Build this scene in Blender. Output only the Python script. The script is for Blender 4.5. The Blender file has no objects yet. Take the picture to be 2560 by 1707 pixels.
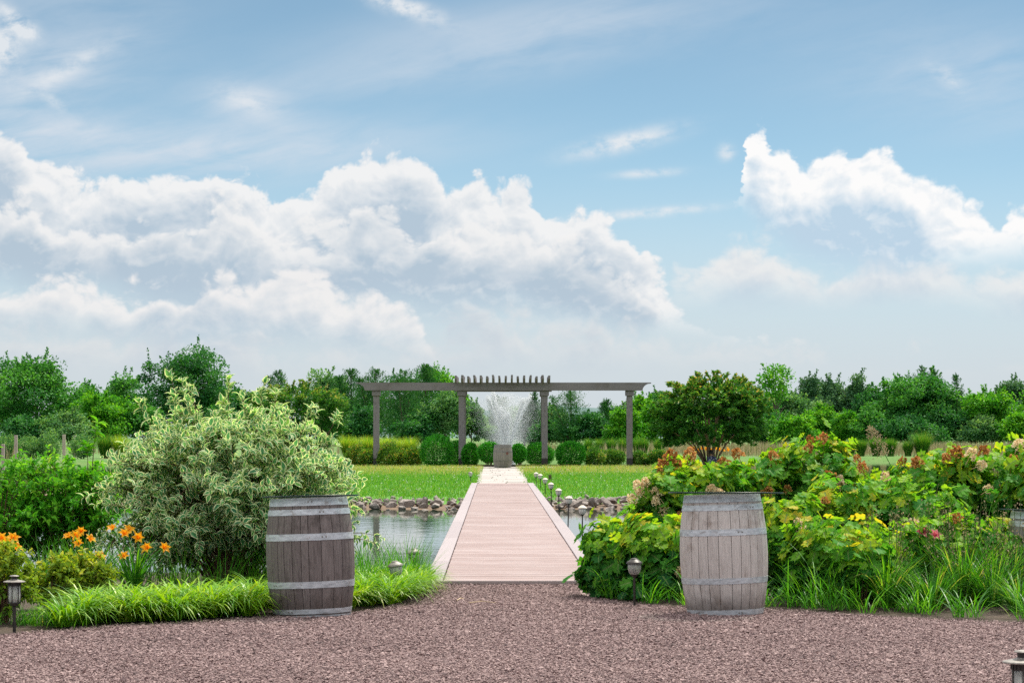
import bpy, math, random
import numpy as np
from mathutils import Vector, Matrix

C = bpy.context.scene
COL = C.collection
F = 6044.0          # focal length in pixels of the 2560 px wide photograph (85 mm lens)
HC = 1.46           # camera height
# ------------------------------------------------------------------ camera
cam_d = bpy.data.cameras.new('camera'); cam = bpy.data.objects.new('camera', cam_d); COL.objects.link(cam)
cam.location = (0, 0, HC); cam.rotation_euler = (math.radians(90), 0, 0)
cam_d.sensor_width = 36.0; cam_d.lens = 85.0
cam_d.shift_y = (1085 - 853.5) / 2560.0
cam_d.clip_start = 0.1; cam_d.clip_end = 5000
C.camera = cam
# ------------------------------------------------------------------ exposure
C.view_settings.view_transform = 'Standard'; C.view_settings.look = 'None'
C.view_settings.exposure = 0.82; C.view_settings.gamma = 1.0
C.view_settings.use_curve_mapping = False
C.cycles.max_bounces = 8; C.cycles.transparent_max_bounces = 12
C.cycles.caustics_reflective = False; C.cycles.caustics_refractive = False
C.cycles.use_adaptive_sampling = True; C.cycles.adaptive_threshold = 0.015
C.cycles.use_denoising = False
# ------------------------------------------------------------------ sun
SUN_EL, SUN_AZ = 58.0, 28.0
sd = Vector((math.sin(math.radians(SUN_AZ)) * math.cos(math.radians(SUN_EL)),
             math.cos(math.radians(SUN_AZ)) * math.cos(math.radians(SUN_EL)), math.sin(math.radians(SUN_EL))))
sun_d = bpy.data.lights.new('sun', 'SUN'); sun_d.energy = 3.3; sun_d.angle = math.radians(0.6); sun_d.color = (1.0, 0.94, 0.82)
sun = bpy.data.objects.new('sun', sun_d); COL.objects.link(sun)
sun.rotation_euler = sd.to_track_quat('Z', 'Y').to_euler(); sun.location = (20, 40, 60)


# ------------------------------------------------------------------ node helper
class NT:
    def __init__(self, tree):
        self.t = tree; self.n = tree.nodes; self.l = tree.links

    def put(self, sock, v):
        if v is None: return
        if isinstance(v, bpy.types.NodeSocket): self.l.new(v, sock)
        elif isinstance(v, (tuple, list)) and len(v) == 3 and sock.type == 'RGBA': sock.default_value = (*v, 1)
        else: sock.default_value = v

    def m(self, op, a, b=None, c=None, clamp=False):
        n = self.n.new('ShaderNodeMath'); n.operation = op; n.use_clamp = clamp
        for s, v in zip(n.inputs, (a, b, c)): self.put(s, v)
        return n.outputs[0]

    def vm(self, op, a, b=None):
        n = self.n.new('ShaderNodeVectorMath'); n.operation = op
        self.put(n.inputs[0], a); self.put(n.inputs[1], b)
        return n.outputs[0]

    def mix(self, f, a, b, blend='MIX'):
        n = self.n.new('ShaderNodeMix'); n.data_type = 'RGBA'; n.blend_type = blend
        self.put(n.inputs[0], f); self.put(n.inputs[6], a); self.put(n.inputs[7], b)
        return n.outputs[2]

    def ss(self, x, lo, hi):
        n = self.n.new('ShaderNodeMapRange'); n.interpolation_type = 'SMOOTHSTEP'
        self.put(n.inputs[0], x); n.inputs[1].default_value = lo; n.inputs[2].default_value = hi
        return n.outputs[0]

    def lin(self, x, lo, hi, a=0.0, b=1.0):
        n = self.n.new('ShaderNodeMapRange')
        self.put(n.inputs[0], x)
        for i, v in enumerate((lo, hi, a, b)): n.inputs[i + 1].default_value = v
        return n.outputs[0]

    def noise(self, vec, scale, detail=4, rough=0.5, dist=0.0, dims='3D'):
        n = self.n.new('ShaderNodeTexNoise'); n.noise_dimensions = dims
        self.put(n.inputs['Vector'], vec); n.inputs['Scale'].default_value = scale; n.inputs['Detail'].default_value = detail
        n.inputs['Roughness'].default_value = rough; n.inputs['Distortion'].default_value = dist
        return n.outputs[0]

    def vor(self, vec, scale, detail=0, rough=0.5, feature='F1', out=0, rand=1.0):
        n = self.n.new('ShaderNodeTexVoronoi'); n.feature = feature
        self.put(n.inputs['Vector'], vec); n.inputs['Scale'].default_value = scale
        n.inputs['Detail'].default_value = detail; n.inputs['Roughness'].default_value = rough; n.inputs['Randomness'].default_value = rand
        return n.outputs[out]

    def xyz(self, x=0.0, y=0.0, z=0.0):
        n = self.n.new('ShaderNodeCombineXYZ')
        for s, v in zip(n.inputs, (x, y, z)): self.put(s, v)
        return n.outputs[0]

    def sep(self, v):
        n = self.n.new('ShaderNodeSeparateXYZ'); self.put(n.inputs[0], v)
        return n.outputs[0], n.outputs[1], n.outputs[2]

    def curve(self, x, pts):
        n = self.n.new('ShaderNodeFloatCurve'); cm = n.mapping; c = cm.curves[0]
        cm.use_clip = False; cm.extend = 'HORIZONTAL'
        while len(c.points) > 2: c.points.remove(c.points[1])
        c.points[0].location = pts[0]; c.points[1].location = pts[-1]
        for p in pts[1:-1]: c.points.new(*p)
        for p in c.points: p.handle_type = 'AUTO_CLAMPED'
        cm.update(); self.put(n.inputs['Value'], x)
        return n.outputs[0]

    def attr(self, name):
        n = self.n.new('ShaderNodeAttribute'); n.attribute_name = name
        return n

    def ramp(self, f, stops, interp='LINEAR'):
        n = self.n.new('ShaderNodeValToRGB'); e = n.color_ramp.elements; n.color_ramp.interpolation = interp
        while len(e) < len(stops): e.new(0.5)
        for x, (p, c) in zip(e, stops): x.position = p; x.color = (*c, 1)
        self.put(n.inputs[0], f)
        return n.outputs[0]


# ------------------------------------------------------------------ world: daylight sky with banks of cloud
w = bpy.data.worlds.new('World'); C.world = w; w.use_nodes = True
for n in list(w.node_tree.nodes): w.node_tree.nodes.remove(n)
K = NT(w.node_tree)
tc = K.n.new('ShaderNodeTexCoord')
dx, dy, dz = K.sep(tc.outputs['Generated'])
az = K.m('ARCTAN2', dx, dy)
el = K.m('ARCSINE', dz)
U = K.m('MULTIPLY_ADD', az, 6.044, 1.28)              # sky angles on a handy scale
V = K.m('MULTIPLY_ADD', el, -6.044, 1.085)
P = K.xyz(U, K.m('MULTIPLY', V, 1.25), 0.0)
sky = K.n.new('ShaderNodeTexSky'); sky.sky_type = 'NISHITA'; sky.sun_disc = False
sky.sun_elevation = math.radians(SUN_EL); sky.sun_rotation = math.radians(SUN_AZ)
sky.altitude = 0; sky.air_density = 0.5; sky.dust_density = 0.0; sky.ozone_density = 1.0
SKY_S = 0.065


def sc(pts): return [(u / 2.56, v) for u, v in pts]


warpn = K.n.new('ShaderNodeTexNoise'); K.put(warpn.inputs['Vector'], P); warpn.inputs['Scale'].default_value = 5.0; warpn.inputs['Detail'].default_value = 3
Pw = K.vm('ADD', P, K.vm('MULTIPLY', K.vm('SUBTRACT', warpn.outputs[1], (0.5, 0.5, 0.5)), (0.10, 0.10, 0.0)))


U01 = K.m('DIVIDE', K.m('MULTIPLY_ADD', K.m('SUBTRACT', K.noise(P, 11.0, 5, 0.6), 0.5), 0.045, U), 2.56)


def puff(vec):
    """rounded billows with creases between them, several sizes"""
    a = K.vor(vec, 7.5, 4.0, 0.55)
    b = K.noise(vec, 9.0, 8, 0.6)
    return K.m('SUBTRACT', K.m('MULTIPLY', b, 1.0), K.m('MULTIPLY', a, 0.75))


pf = puff(Pw)
pf_l = puff(K.vm('ADD', Pw, (0.008, -0.020, 0.0)))      # the same billows one step nearer the light
relief = K.m('SUBTRACT', pf, pf_l)
big = K.noise(P, 3.2, 4, 0.55)
fine = K.noise(P, 16.0, 7, 0.62)


U01b = K.m('DIVIDE', K.m('MULTIPLY_ADD', K.m('SUBTRACT', K.noise(P, 16.0, 4, 0.55), 0.5), 0.085, U), 2.56)


def bank(top, bot, amp, soft, edge=0.0, u01=U01):
    """cloud bank between two skyline curves; returns cover and depth under its top"""
    T = K.curve(u01, sc(top)); B = K.curve(u01, sc(bot))
    d = K.m('SUBTRACT', V, T)
    de = K.m('MULTIPLY_ADD', K.m('ADD', pf, edge), amp, d)
    cov = K.ss(de, 0.0, soft)
    db = K.m('MULTIPLY_ADD', K.m('SUBTRACT', big, 0.5), 0.12, K.m('SUBTRACT', B, V))
    return K.m('MULTIPLY', cov, K.ss(db, -0.02, 0.10)), de


main_top = [(-0.6, .42), (-.2, .38), (0.0, .335), (.07, .375), (.10, .42), (.18, .44), (.28, .44), (.42, .43), (.50, .425), (.60, .46), (.70, .49), (.77, .47), (.83, .41),
            (.90, .395), (.947, .37), (1.0, .38), (1.06, .41), (1.14, .475), (1.19, .45), (1.24, .475), (1.295, .45), (1.36, .51), (1.46, .54), (1.55, .58),
            (1.61, .63), (1.66, .70), (1.75, .80), (2.0, .90), (2.56, .95)]
main_bot = [(-0.6, .76), (0, .74), (.2, .76), (.5, .80), (.9, .80), (1.2, .80), (1.65, .86), (2.56, .86)]
c1, d1 = bank(main_top, main_bot, 0.105, 0.028, 0.42)
right_top = [(1.5, .80), (1.80, .70), (1.800, .62), (1.832, .50), (1.848, .42), (1.860, .352), (1.874, .318), (1.890, .310), (1.908, .325), (1.93, .360), (1.965, .352), (2.0, .385), (2.04, .375), (2.09, .345), (2.13, .38),
             (2.177, .36), (2.23, .40), (2.30, .44), (2.36, .475), (2.43, .51), (2.475, .54), (2.515, .50), (2.56, .49), (2.8, .45), (3.2, .55)]
right_bot = [(1.5, .46), (1.80, .48), (1.86, .54), (1.95, .63), (2.05, .68), (2.3, .71), (2.56, .69), (3.2, .66)]
c2, d2 = bank(right_top, right_bot, 0.060, 0.026, 0.08, U01b)
low_top = [(-.6, .70), (0, .72), (.2, .69), (.35, .73), (.55, .68), (.75, .66), (.9, .71), (1.02, .75), (1.08, .84), (1.15, .95), (1.3, .99), (2.56, 1.0)]
low_bot = [(-.6, .86), (0, .85), (.3, .87), (.7, .90), (1.0, .90), (2.56, .9)]
c3, d3 = bank(low_top, low_bot, 0.11, 0.045, 0.35)
soft_top = [(-.6, .9), (1.5, .9), (1.70, .66), (1.78, .61), (1.86, .575), (1.93, .61), (2.1, .64), (2.3, .62), (2.45, .66), (2.56, .66), (3.2, .7)]
soft_bot = [(-.6, .8), (1.5, .8), (1.8, .78), (2.2, .78), (2.56, .80), (3.2, .8)]
c4, d4 = bank(soft_top, soft_bot, 0.10, 0.06, 0.25)


def cloud_col(d, lo, hi, dark, warm=(1.0, 0.985, 0.97)):
    sh = K.ss(K.m('MULTIPLY_ADD', K.m('SUBTRACT', big, 0.5), 0.30, d), lo, hi)
    sh = K.m('MAXIMUM', K.m('MINIMUM', K.m('MULTIPLY_ADD', relief, -1.1, K.m('MULTIPLY', sh, 1.0)), 1.0), 0.0)
    return K.mix(sh, warm, dark)


# streaks of high cloud
Ps = K.xyz(K.m('MULTIPLY_ADD', V, 0.9, K.m('MULTIPLY', U, 0.55)), K.m('MULTIPLY_ADD', U, 0.5, K.m('MULTIPLY', V, 2.4)), 3.0)
st = K.noise(Ps, 2.3, 7, 0.58, 0.4)
wisp = K.noise(K.xyz(K.m('MULTIPLY', U, 1.0), K.m('MULTIPLY_ADD', U, 0.35, K.m('MULTIPLY', V, 3.0)), 7.0), 6.0, 8, 0.62, 0.6)


def blob(u, v, ru, rv, ang=0.0):
    ca, sa = math.cos(ang), math.sin(ang)
    a = K.m('SUBTRACT', U, u); b = K.m('SUBTRACT', V, v)
    p = K.m('DIVIDE', K.m('MULTIPLY_ADD', b, sa, K.m('MULTIPLY', a, ca)), ru)
    q = K.m('DIVIDE', K.m('MULTIPLY_ADD', b, ca, K.m('MULTIPLY', a, -sa)), rv)
    r2 = K.m('MULTIPLY_ADD', p, p, K.m('MULTIPLY', q, q))
    return K.m('EXPONENT', K.m('MULTIPLY', r2, -1.0))


def addall(xs):
    o = xs[0]
    for x in xs[1:]: o = K.m('ADD', o, x)
    return o


veil = addall([K.m('MULTIPLY', blob(1.35, .08, .55, .075, -0.12), .85), K.m('MULTIPLY', blob(0.15, .02, .35, .06, -.1), .5),
               K.m('MULTIPLY', blob(.50, .39, .55, .07, -0.05), 1.5), K.m('MULTIPLY', blob(.12, .22, .26, .10, -.4), 1.5),
               K.m('MULTIPLY', blob(.10, .33, .25, .035, .05), .9), K.m('MULTIPLY', blob(1.0, .20, .6, .05, -.1), .5),
               K.m('MULTIPLY', blob(2.45, .22, .40, .13, .1), .75), K.m('MULTIPLY', blob(.62, .27, .12, .05, .2), .8)])
veil = K.m('MULTIPLY', veil, K.ss(K.m('MULTIPLY_ADD', st, 0.7, K.m('MULTIPLY', wisp, 0.3)), 0.28, 0.66))
crisp = addall([K.m('MULTIPLY', blob(1.56, .36, .125, .022, -.22), 1.25), K.m('MULTIPLY', blob(1.62, .437, .075, .010, -.06), 1.0), K.m('MULTIPLY', blob(1.62, .535, .16, .011, -.08), 1.2),
                K.m('MULTIPLY', blob(1.01, .03, .10, .022, .32), 1.5), K.m('MULTIPLY', blob(.02, .15, .045, .06, .3), 1.7), K.m('MULTIPLY', blob(.085, .105, .035, .022, .6), 1.2),
                K.m('MULTIPLY', blob(.04, .07, .05, .02, .7), 1.0), K.m('MULTIPLY', blob(1.815, .388, .018, .018), 1.4), K.m('MULTIPLY', blob(2.36, .215, .05, .02, .6), .7),
                K.m('MULTIPLY', blob(.62, .265, .07, .03, .2), .8), K.m('MULTIPLY', blob(.17, .20, .12, .022, -.55), .9), K.m('MULTIPLY', blob(.15, .275, .035, .013, .5), .8)])
crisp = K.m('MULTIPLY', crisp, K.ss(K.m('MULTIPLY_ADD', fine, 0.55, K.m('MULTIPLY', wisp, 0.45)), 0.33, 0.60), clamp=True)
haze_f = K.m('MULTIPLY', K.ss(V, 0.30, 1.02), 0.90)     # whitening of the air towards the horizon
WH = (0.50, 0.495, 0.49)
base_s = K.m('MULTIPLY', 1.0, SKY_S)
skyc = K.mix(1.0, sky.outputs[0], K.xyz(K.m('MULTIPLY', base_s, 1.10), K.m('MULTIPLY', base_s, 1.16), K.m('MULTIPLY', base_s, 0.95)), 'MULTIPLY')
skyc = K.mix(K.m('MULTIPLY', veil, 0.62, clamp=True), skyc, (0.40, 0.43, 0.47))
skyc = K.mix(haze_f, skyc, (0.345, 0.366, 0.400))
mid = K.m('MULTIPLY_ADD', K.ss(fine, .35, .7), .25, .55)
skyc = K.mix(K.m('MULTIPLY', crisp, .85), skyc, (0.46, 0.475, 0.49))


def lay(c, cov, op, col): return K.mix(K.m('MULTIPLY', cov, op), c, col)


DK = (0.262, 0.322, 0.382); WHc = (0.515, 0.512, 0.51)
skyc = lay(skyc, c4, 0.85, cloud_col(d4, 0.04, 0.18, (0.33, 0.37, 0.42), (0.49, 0.485, 0.48)))
skyc = lay(skyc, c1, 0.94, cloud_col(d1, 0.015, 0.20, DK, WHc))
in_top = [(-.6, .52), (0, .50), (.08, .475), (.15, .53), (.30, .565), (.42, .52), (.55, .505), (.68, .56), (.80, .55), (.95, .50), (1.05, .535), (1.18, .52), (1.32, .56), (1.45, .60), (1.58, .67), (1.68, .78), (2.56, .95)]
in_bot = [(-.6, .70), (0, .70), (.3, .72), (.6, .73), (1.0, .74), (1.4, .76), (1.7, .84), (2.56, .9)]
c5, d5 = bank(in_top, in_bot, 0.15, 0.045, 0.22)
skyc = lay(skyc, c5, 0.80, cloud_col(d5, 0.01, 0.15, (0.262, 0.322, 0.378), (0.515, 0.51, 0.505)))
far_top = [(-.6, .80), (0, .80), (.25, .82), (.5, .80), (.8, .84), (1.1, .78), (1.25, .745), (1.4, .78), (1.6, .80), (1.85, .84), (2.2, .86), (2.56, .88)]
far_bot = [(-.6, .94), (0, .95), (.8, .96), (1.4, .94), (2.0, .95), (2.56, .95)]
c6, d6 = bank(far_top, far_bot, 0.13, 0.08, 0.2)
skyc = lay(skyc, c6, 0.60, cloud_col(d6, 0.02, 0.14, (0.325, 0.355, 0.395), (0.45, 0.445, 0.445)))
skyc = lay(skyc, c3, 0.92, cloud_col(d3, 0.03, 0.16, (0.295, 0.350, 0.40), (0.505, 0.495, 0.49)))
skyc = lay(skyc, c2, 0.98, cloud_col(d2, 0.04, 0.20, (0.29, 0.375, 0.45), (0.56, 0.555, 0.55)))
# unseen broken bright cloud added overhead and behind the camera as fill light
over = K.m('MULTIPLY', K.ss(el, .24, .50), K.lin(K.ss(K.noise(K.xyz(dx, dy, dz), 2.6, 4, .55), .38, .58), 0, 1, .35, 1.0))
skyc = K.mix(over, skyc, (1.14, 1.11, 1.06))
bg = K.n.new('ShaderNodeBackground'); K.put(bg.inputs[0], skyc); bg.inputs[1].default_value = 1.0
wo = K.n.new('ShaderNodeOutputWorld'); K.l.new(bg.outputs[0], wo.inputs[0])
w.cycles.sampling_method = 'MANUAL'; w.cycles.sample_map_resolution = 1024

#__HELPERS__
# ------------------------------------------------------------------ mesh helpers
def norm(a): return a / np.maximum(np.linalg.norm(a, axis=-1, keepdims=True), 1e-9)


def R(seed): return np.random.default_rng(seed)


def at(px, py, Y): return Vector(((px - 1280) / F * Y, Y, HC + (1085 - py) / F * Y))


LEAF = (np.array([[0, 0, 0], [-.36, .22, .10], [0, .25, 0], [.36, .22, .10], [-.46, .48, .13], [0, .52, -.02], [.46, .48, .13], [-.28, .76, .03], [0, .78, -.08], [.28, .76, .03], [0, 1.05, -.2]], float),
        [(0, 2, 1), (0, 3, 2), (1, 2, 5, 4), (2, 3, 6, 5), (4, 5, 8, 7), (5, 6, 9, 8), (7, 8, 10), (8, 9, 10)], np.array([.9, 1, 0, 1, 1, 0, 1, 1, .1, 1, 1.0]))
CARD = (np.array([[0, 0, 0], [-.5, .5, .12], [0, 1, -.05], [.5, .5, .12]], float), [(0, 3, 2, 1)], np.array([0, 1, 0, 1.0]))
SLIM = (np.array([[0, 0, 0], [-.5, .45, .1], [0, .5, -.04], [.5, .45, .1], [0, 1, -.12]], float), [(0, 2, 1), (0, 3, 2), (1, 2, 4), (2, 3, 4)], np.array([0, 1, 0, 1, .5]))


def lobed():
    half = [(0.10, .02), (.30, .00), (.44, .16), (.30, .26), (.34, .34), (.58, .46), (.50, .60), (.28, .56), (.27, .64), (.38, .84), (.22, .86), (.10, .82), (0, 1.04)]
    pts = [(0, 0)] + half[:-1] + [half[-1]] + [(-x, y) for x, y in half[-2::-1]]
    n = len(pts); v = []; e = []
    for x, y in pts: v.append((x, y, .16 * abs(x) - .22 * y * y - .25 * x * x)); e.append(1)
    mids = [.12, .32, .5, .68, .86]
    f = []
    for y in mids: v.append((0, y, -.05 - .22 * y * y)); e.append(0)
    h = len(half)
    def ring(i): return i if i >= 0 else n + i
    right = list(range(1, h + 1)); left = [n - i for i in range(1, h)] + [h]
    near = lambda y: n + min(range(5), key=lambda k: abs(mids[k] - y))
    for side, ids in ((1, right), (-1, left)):
        prev = 0
        for i in ids:
            a, b = near(v[prev][1]), near(v[i][1])
            tri = (prev, i, b) if side > 0 else (i, prev, b)
            f.append(tri)
            if a != b: f.append((prev, b, a) if side > 0 else (b, prev, a))
            prev = i
    return np.array(v, float), f, np.array(e, float)


OAK = lobed()
FLORET = (np.array([[0, 0, 0], [-.5, .1, .05], [-.5, .6, 0], [0, .5, .1], [0, 1., .0], [.5, .6, .0], [.5, .1, .05]], float), [(0, 3, 2, 1), (0, 6, 5, 3), (2, 3, 4), (3, 5, 4)], np.array([0, 1, 1, 0, 1, 1, 1.0]))
PETAL = (np.array([[0, 0, 0], [-.3, .4, .2], [0, .45, .1], [.3, .4, .2], [-.25, .8, .12], [0, .82, .05], [.25, .8, .12], [0, 1.02, -.2]], float),
         [(0, 2, 1), (0, 3, 2), (1, 2, 5, 4), (2, 3, 6, 5), (4, 5, 7), (5, 6, 7)], np.array([0, .6, .2, .6, 1, .6, 1, 1.0]))


class Soup:
    """collects many small faces and links them as one mesh object"""
    def __init__(s): s.V = []; s.Lp = []; s.S = []; s.r = []; s.e = []; s.n = 0

    def raw(s, V, loops, sizes, rnd, edge):
        s.V.append(V); s.Lp.append(loops + s.n); s.S.append(sizes); s.r.append(rnd); s.e.append(edge); s.n += len(V)

    def leaves(s, pos, axis, nrm, L, W, t, rnd):
        N = len(pos); L = np.broadcast_to(L, (N,)); W = np.broadcast_to(W, (N,))
        a = norm(np.asarray(axis, float)); n = np.asarray(nrm, float); n = norm(n - (n * a).sum(1, keepdims=True) * a); b = np.cross(a, n)
        tv, tf, te = t; k = len(tv)
        V = (pos[:, None, :] + (tv[None, :, 0] * W[:, None])[..., None] * b[:, None, :] + (tv[None, :, 1] * L[:, None])[..., None] * a[:, None, :]
             + (tv[None, :, 2] * L[:, None])[..., None] * n[:, None, :]).reshape(-1, 3)
        fl = np.concatenate([np.array(f) for f in tf]); fs = np.array([len(f) for f in tf])
        loops = (np.arange(N)[:, None] * k + fl[None, :]).ravel()
        s.raw(V, loops, np.tile(fs, N), np.repeat(np.broadcast_to(rnd, (N,)), k), np.tile(te, N))

    def blades(s, base, azm, L, W, th0, th1, seg, rnd, twist=0.0):
        N = len(base); t = np.linspace(0, 1, seg + 1)
        th = th0[:, None] + (th1 - th0)[:, None] * t[None, :]
        dl = (L / seg)[:, None]
        hx = np.concatenate([np.zeros((N, 1)), np.cumsum(np.sin(th[:, :-1]) * dl, 1)], 1)
        hz = np.concatenate([np.zeros((N, 1)), np.cumsum(np.cos(th[:, :-1]) * dl, 1)], 1)
        c, sn = np.cos(azm), np.sin(azm)
        ctr = base[:, None, :] + np.stack([hx * c[:, None], hx * sn[:, None], hz], -1)
        wd = (W[:, None] * np.clip(1.06 - t ** 2.2, .06, 1) * np.clip(.5 + 2 * t, 0, 1)) * .5
        sd_ = np.stack([-np.sin(azm + twist), np.cos(azm + twist), np.zeros(N)], -1)[:, None, :] * wd[..., None]
        V = np.stack([ctr - sd_, ctr + sd_], 2).reshape(-1, 3)
        q = np.array([[2 * i, 2 * i + 1, 2 * i + 3, 2 * i + 2] for i in range(seg)]).ravel()
        k = 2 * (seg + 1)
        loops = (np.arange(N)[:, None] * k + q[None, :]).ravel()
        s.raw(V, loops, np.full(N * seg, 4), np.repeat(np.broadcast_to(rnd, (N,)), k), np.tile(np.repeat(t, 2), N))

    def tubes(s, P, r0, r1, sides=5, rnd=0.5):
        P = np.asarray(P, float); N, k, _ = P.shape
        r0 = np.broadcast_to(r0, (N,)); r1 = np.broadcast_to(r1, (N,))
        T = np.gradient(P, axis=1); T = norm(T)
        ref = np.where(np.abs(T[..., 2:3]) > .9, np.array([1., 0, 0]), np.array([0, 0, 1.]))
        A = norm(np.cross(T, ref)); B = np.cross(A, T)
        rr = r0[:, None] + (r1 - r0)[:, None] * np.linspace(0, 1, k)[None, :]
        an = np.arange(sides) / sides * 2 * np.pi
        V = (P[:, :, None, :] + rr[:, :, None, None] * (np.cos(an)[None, None, :, None] * A[:, :, None, :] + np.sin(an)[None, None, :, None] * B[:, :, None, :])).reshape(-1, 3)
        q = []
        for i in range(k - 1):
            for j in range(sides):
                j2 = (j + 1) % sides
                q += [i * sides + j, i * sides + j2, (i + 1) * sides + j2, (i + 1) * sides + j]
        loops = (np.arange(N)[:, None] * (k * sides) + np.array(q)[None, :]).ravel()
        s.raw(V, loops, np.full(N * (k - 1) * sides, 4), np.repeat(np.broadcast_to(rnd, (N,)), k * sides), np.zeros(N * k * sides))

    def faces(s, verts, faces, rnd=0.5):
        fl = np.concatenate([np.array(f) for f in faces])
        s.raw(np.asarray(verts, float), fl, np.array([len(f) for f in faces]), np.full(len(verts), rnd), np.zeros(len(verts)))

    def box(s, c, h, rnd=0.5, rot=0.0, bev=0.0):
        """box round centre c with half sizes h; bev chamfers the long upright and level edges"""
        x, y, z = h
        if bev > 0:
            b = bev; V = []
            for zz, ins in ((-z, b), (-z + b, 0), (z - b, 0), (z, b)):
                for sx, sy in ((1, 1), (-1, 1), (-1, -1), (1, -1)):
                    X, Yy = x - ins, y - ins
                    V += ([(sx * X, sy * (Yy - b), zz), (sx * (X - b), sy * Yy, zz)] if sx * sy > 0 else [(sx * (X - b), sy * Yy, zz), (sx * X, sy * (Yy - b), zz)])
            f = [tuple(range(7, -1, -1)), tuple(range(24, 32))]
            for r in range(3):
                for j in range(8): f.append((r * 8 + j, r * 8 + (j + 1) % 8, r * 8 + 8 + (j + 1) % 8, r * 8 + 8 + j))
        else:
            V = [(sx * x, sy * y, sz * z) for sz in (-1, 1) for sx, sy in ((-1, -1), (1, -1), (1, 1), (-1, 1))]
            f = [(3, 2, 1, 0), (4, 5, 6, 7), (0, 1, 5, 4), (1, 2, 6, 5), (2, 3, 7, 6), (3, 0, 4, 7)]
        V = np.array(V, float)
        if rot: c_, s_ = math.cos(rot), math.sin(rot); V = np.stack([V[:, 0] * c_ - V[:, 1] * s_, V[:, 0] * s_ + V[:, 1] * c_, V[:, 2]], 1)
        s.faces(V + np.array(c, float), f, rnd)

    def lathe(s, prof, seg=24, c=(0, 0, 0), rnd=0.5, caps=True):
        n = len(prof); an = np.arange(seg) / seg * 2 * np.pi
        V = np.array([(r * math.cos(a) + c[0], r * math.sin(a) + c[1], z + c[2]) for r, z in prof for a in an])
        f = [(i * seg + j, i * seg + (j + 1) % seg, (i + 1) * seg + (j + 1) % seg, (i + 1) * seg + j) for i in range(n - 1) for j in range(seg)]
        if caps: f += [tuple(range(seg - 1, -1, -1)), tuple((n - 1) * seg + j for j in range(seg))]
        s.faces(V, f, rnd)

    def mesh(s, name, smooth=False):
        V = np.concatenate(s.V).astype(np.float32); L = np.concatenate(s.Lp).astype(np.int32); S = np.concatenate(s.S).astype(np.int32)
        me = bpy.data.meshes.new(name)
        me.vertices.add(len(V)); me.vertices.foreach_set('co', V.ravel())
        me.loops.add(len(L)); me.loops.foreach_set('vertex_index', L)
        me.polygons.add(len(S)); me.polygons.foreach_set('loop_start', np.concatenate([[0], np.cumsum(S)[:-1]]).astype(np.int32))
        for nm, arr in (('rnd', s.r), ('edge', s.e)):
            a = me.attributes.new(nm, 'FLOAT', 'POINT'); a.data.foreach_set('value', np.concatenate(arr).astype(np.float32))
        me.polygons.foreach_set('use_smooth', np.full(len(S), smooth))
        me.update(calc_edges=True)
        return me

    def build(s, name, mat, parent=None, smooth=False, loc=None):
        me = s.mesh(name, smooth); me.materials.append(mat)
        o = bpy.data.objects.new(name, me); COL.objects.link(o); o.parent = parent
        if loc is not None: o.location = loc
        return o


def tag(o, label=None, cat=None, group=None, kind=None):
    if label: o['label'] = label
    if cat: o['category'] = cat
    if group: o['group'] = group
    if kind: o['kind'] = kind
    return o


def thing(name, label, cat, loc=(0, 0, 0), rot=(0, 0, 0), group=None):
    o = bpy.data.objects.new(name, None); COL.objects.link(o); o.location = loc; o.rotation_euler = rot
    o.empty_display_size = .2
    return tag(o, label, cat, group)


def dup(root, loc, rot=None, label=None, scale=None):
    r = root.copy(); COL.objects.link(r); r.location = loc
    if rot is not None: r.rotation_euler = rot
    if scale is not None: r.scale = scale
    if label: r['label'] = label
    for ch in list(root.children):
        c = ch.copy(); COL.objects.link(c); c.parent = r
        for g in list(ch.children):
            d = g.copy(); COL.objects.link(d); d.parent = c
    return r


# ------------------------------------------------------------------ materials
def material(name):
    m = bpy.data.materials.new(name); m.use_nodes = True
    for n in list(m.node_tree.nodes): m.node_tree.nodes.remove(n)
    k = NT(m.node_tree)
    o = k.n.new('ShaderNodeOutputMaterial'); b = k.n.new('ShaderNodeBsdfPrincipled')
    k.l.new(b.outputs[0], o.inputs[0])
    return m, k, b, o


def bump(k, b, h, strength, dist=0.01):
    n = k.n.new('ShaderNodeBump'); n.inputs['Strength'].default_value = strength; n.inputs['Distance'].default_value = dist
    k.put(n.inputs['Height'], h); k.l.new(n.outputs[0], b.inputs['Normal'])


def objco(k, scale=(1, 1, 1)):
    t = k.n.new('ShaderNodeTexCoord')
    return k.vm('MULTIPLY', t.outputs['Object'], scale)


def leaf_mat(name, stops, trans=0.35, rough=0.5, margin=None, tint=(1.5, 1.35, .5), spec=.35, vein=None):
    spec *= .6; m, k, b, o = material(name)
    r = k.attr('rnd').outputs['Fac']; e = k.attr('edge').outputs['Fac']
    co = objco(k)
    f = k.m('MULTIPLY_ADD', k.m('SUBTRACT', k.noise(co, 9.0, 2), .5), .5, r)
    c = k.ramp(f, stops)
    if vein: c = k.mix(k.ss(e, .22, .0), c, vein)
    if margin:
        mm = k.ss(k.m('MULTIPLY_ADD', k.m('SUBTRACT', k.noise(co, 60.0, 2), .5), .6, e), 60 / 100, .74)
        c = k.mix(mm, c, margin)
    k.put(b.inputs['Base Color'], c); b.inputs['Roughness'].default_value = rough; b.inputs['Specular IOR Level'].default_value = spec
    t = k.n.new('ShaderNodeBsdfTranslucent'); k.put(t.inputs[0], k.mix(1.0, c, tint, 'MULTIPLY'))
    mx = k.n.new('ShaderNodeMixShader'); mx.inputs[0].default_value = trans
    k.l.new(b.outputs[0], mx.inputs[1]); k.l.new(t.outputs[0], mx.inputs[2]); k.l.new(mx.outputs[0], o.inputs[0])
    return m


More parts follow.
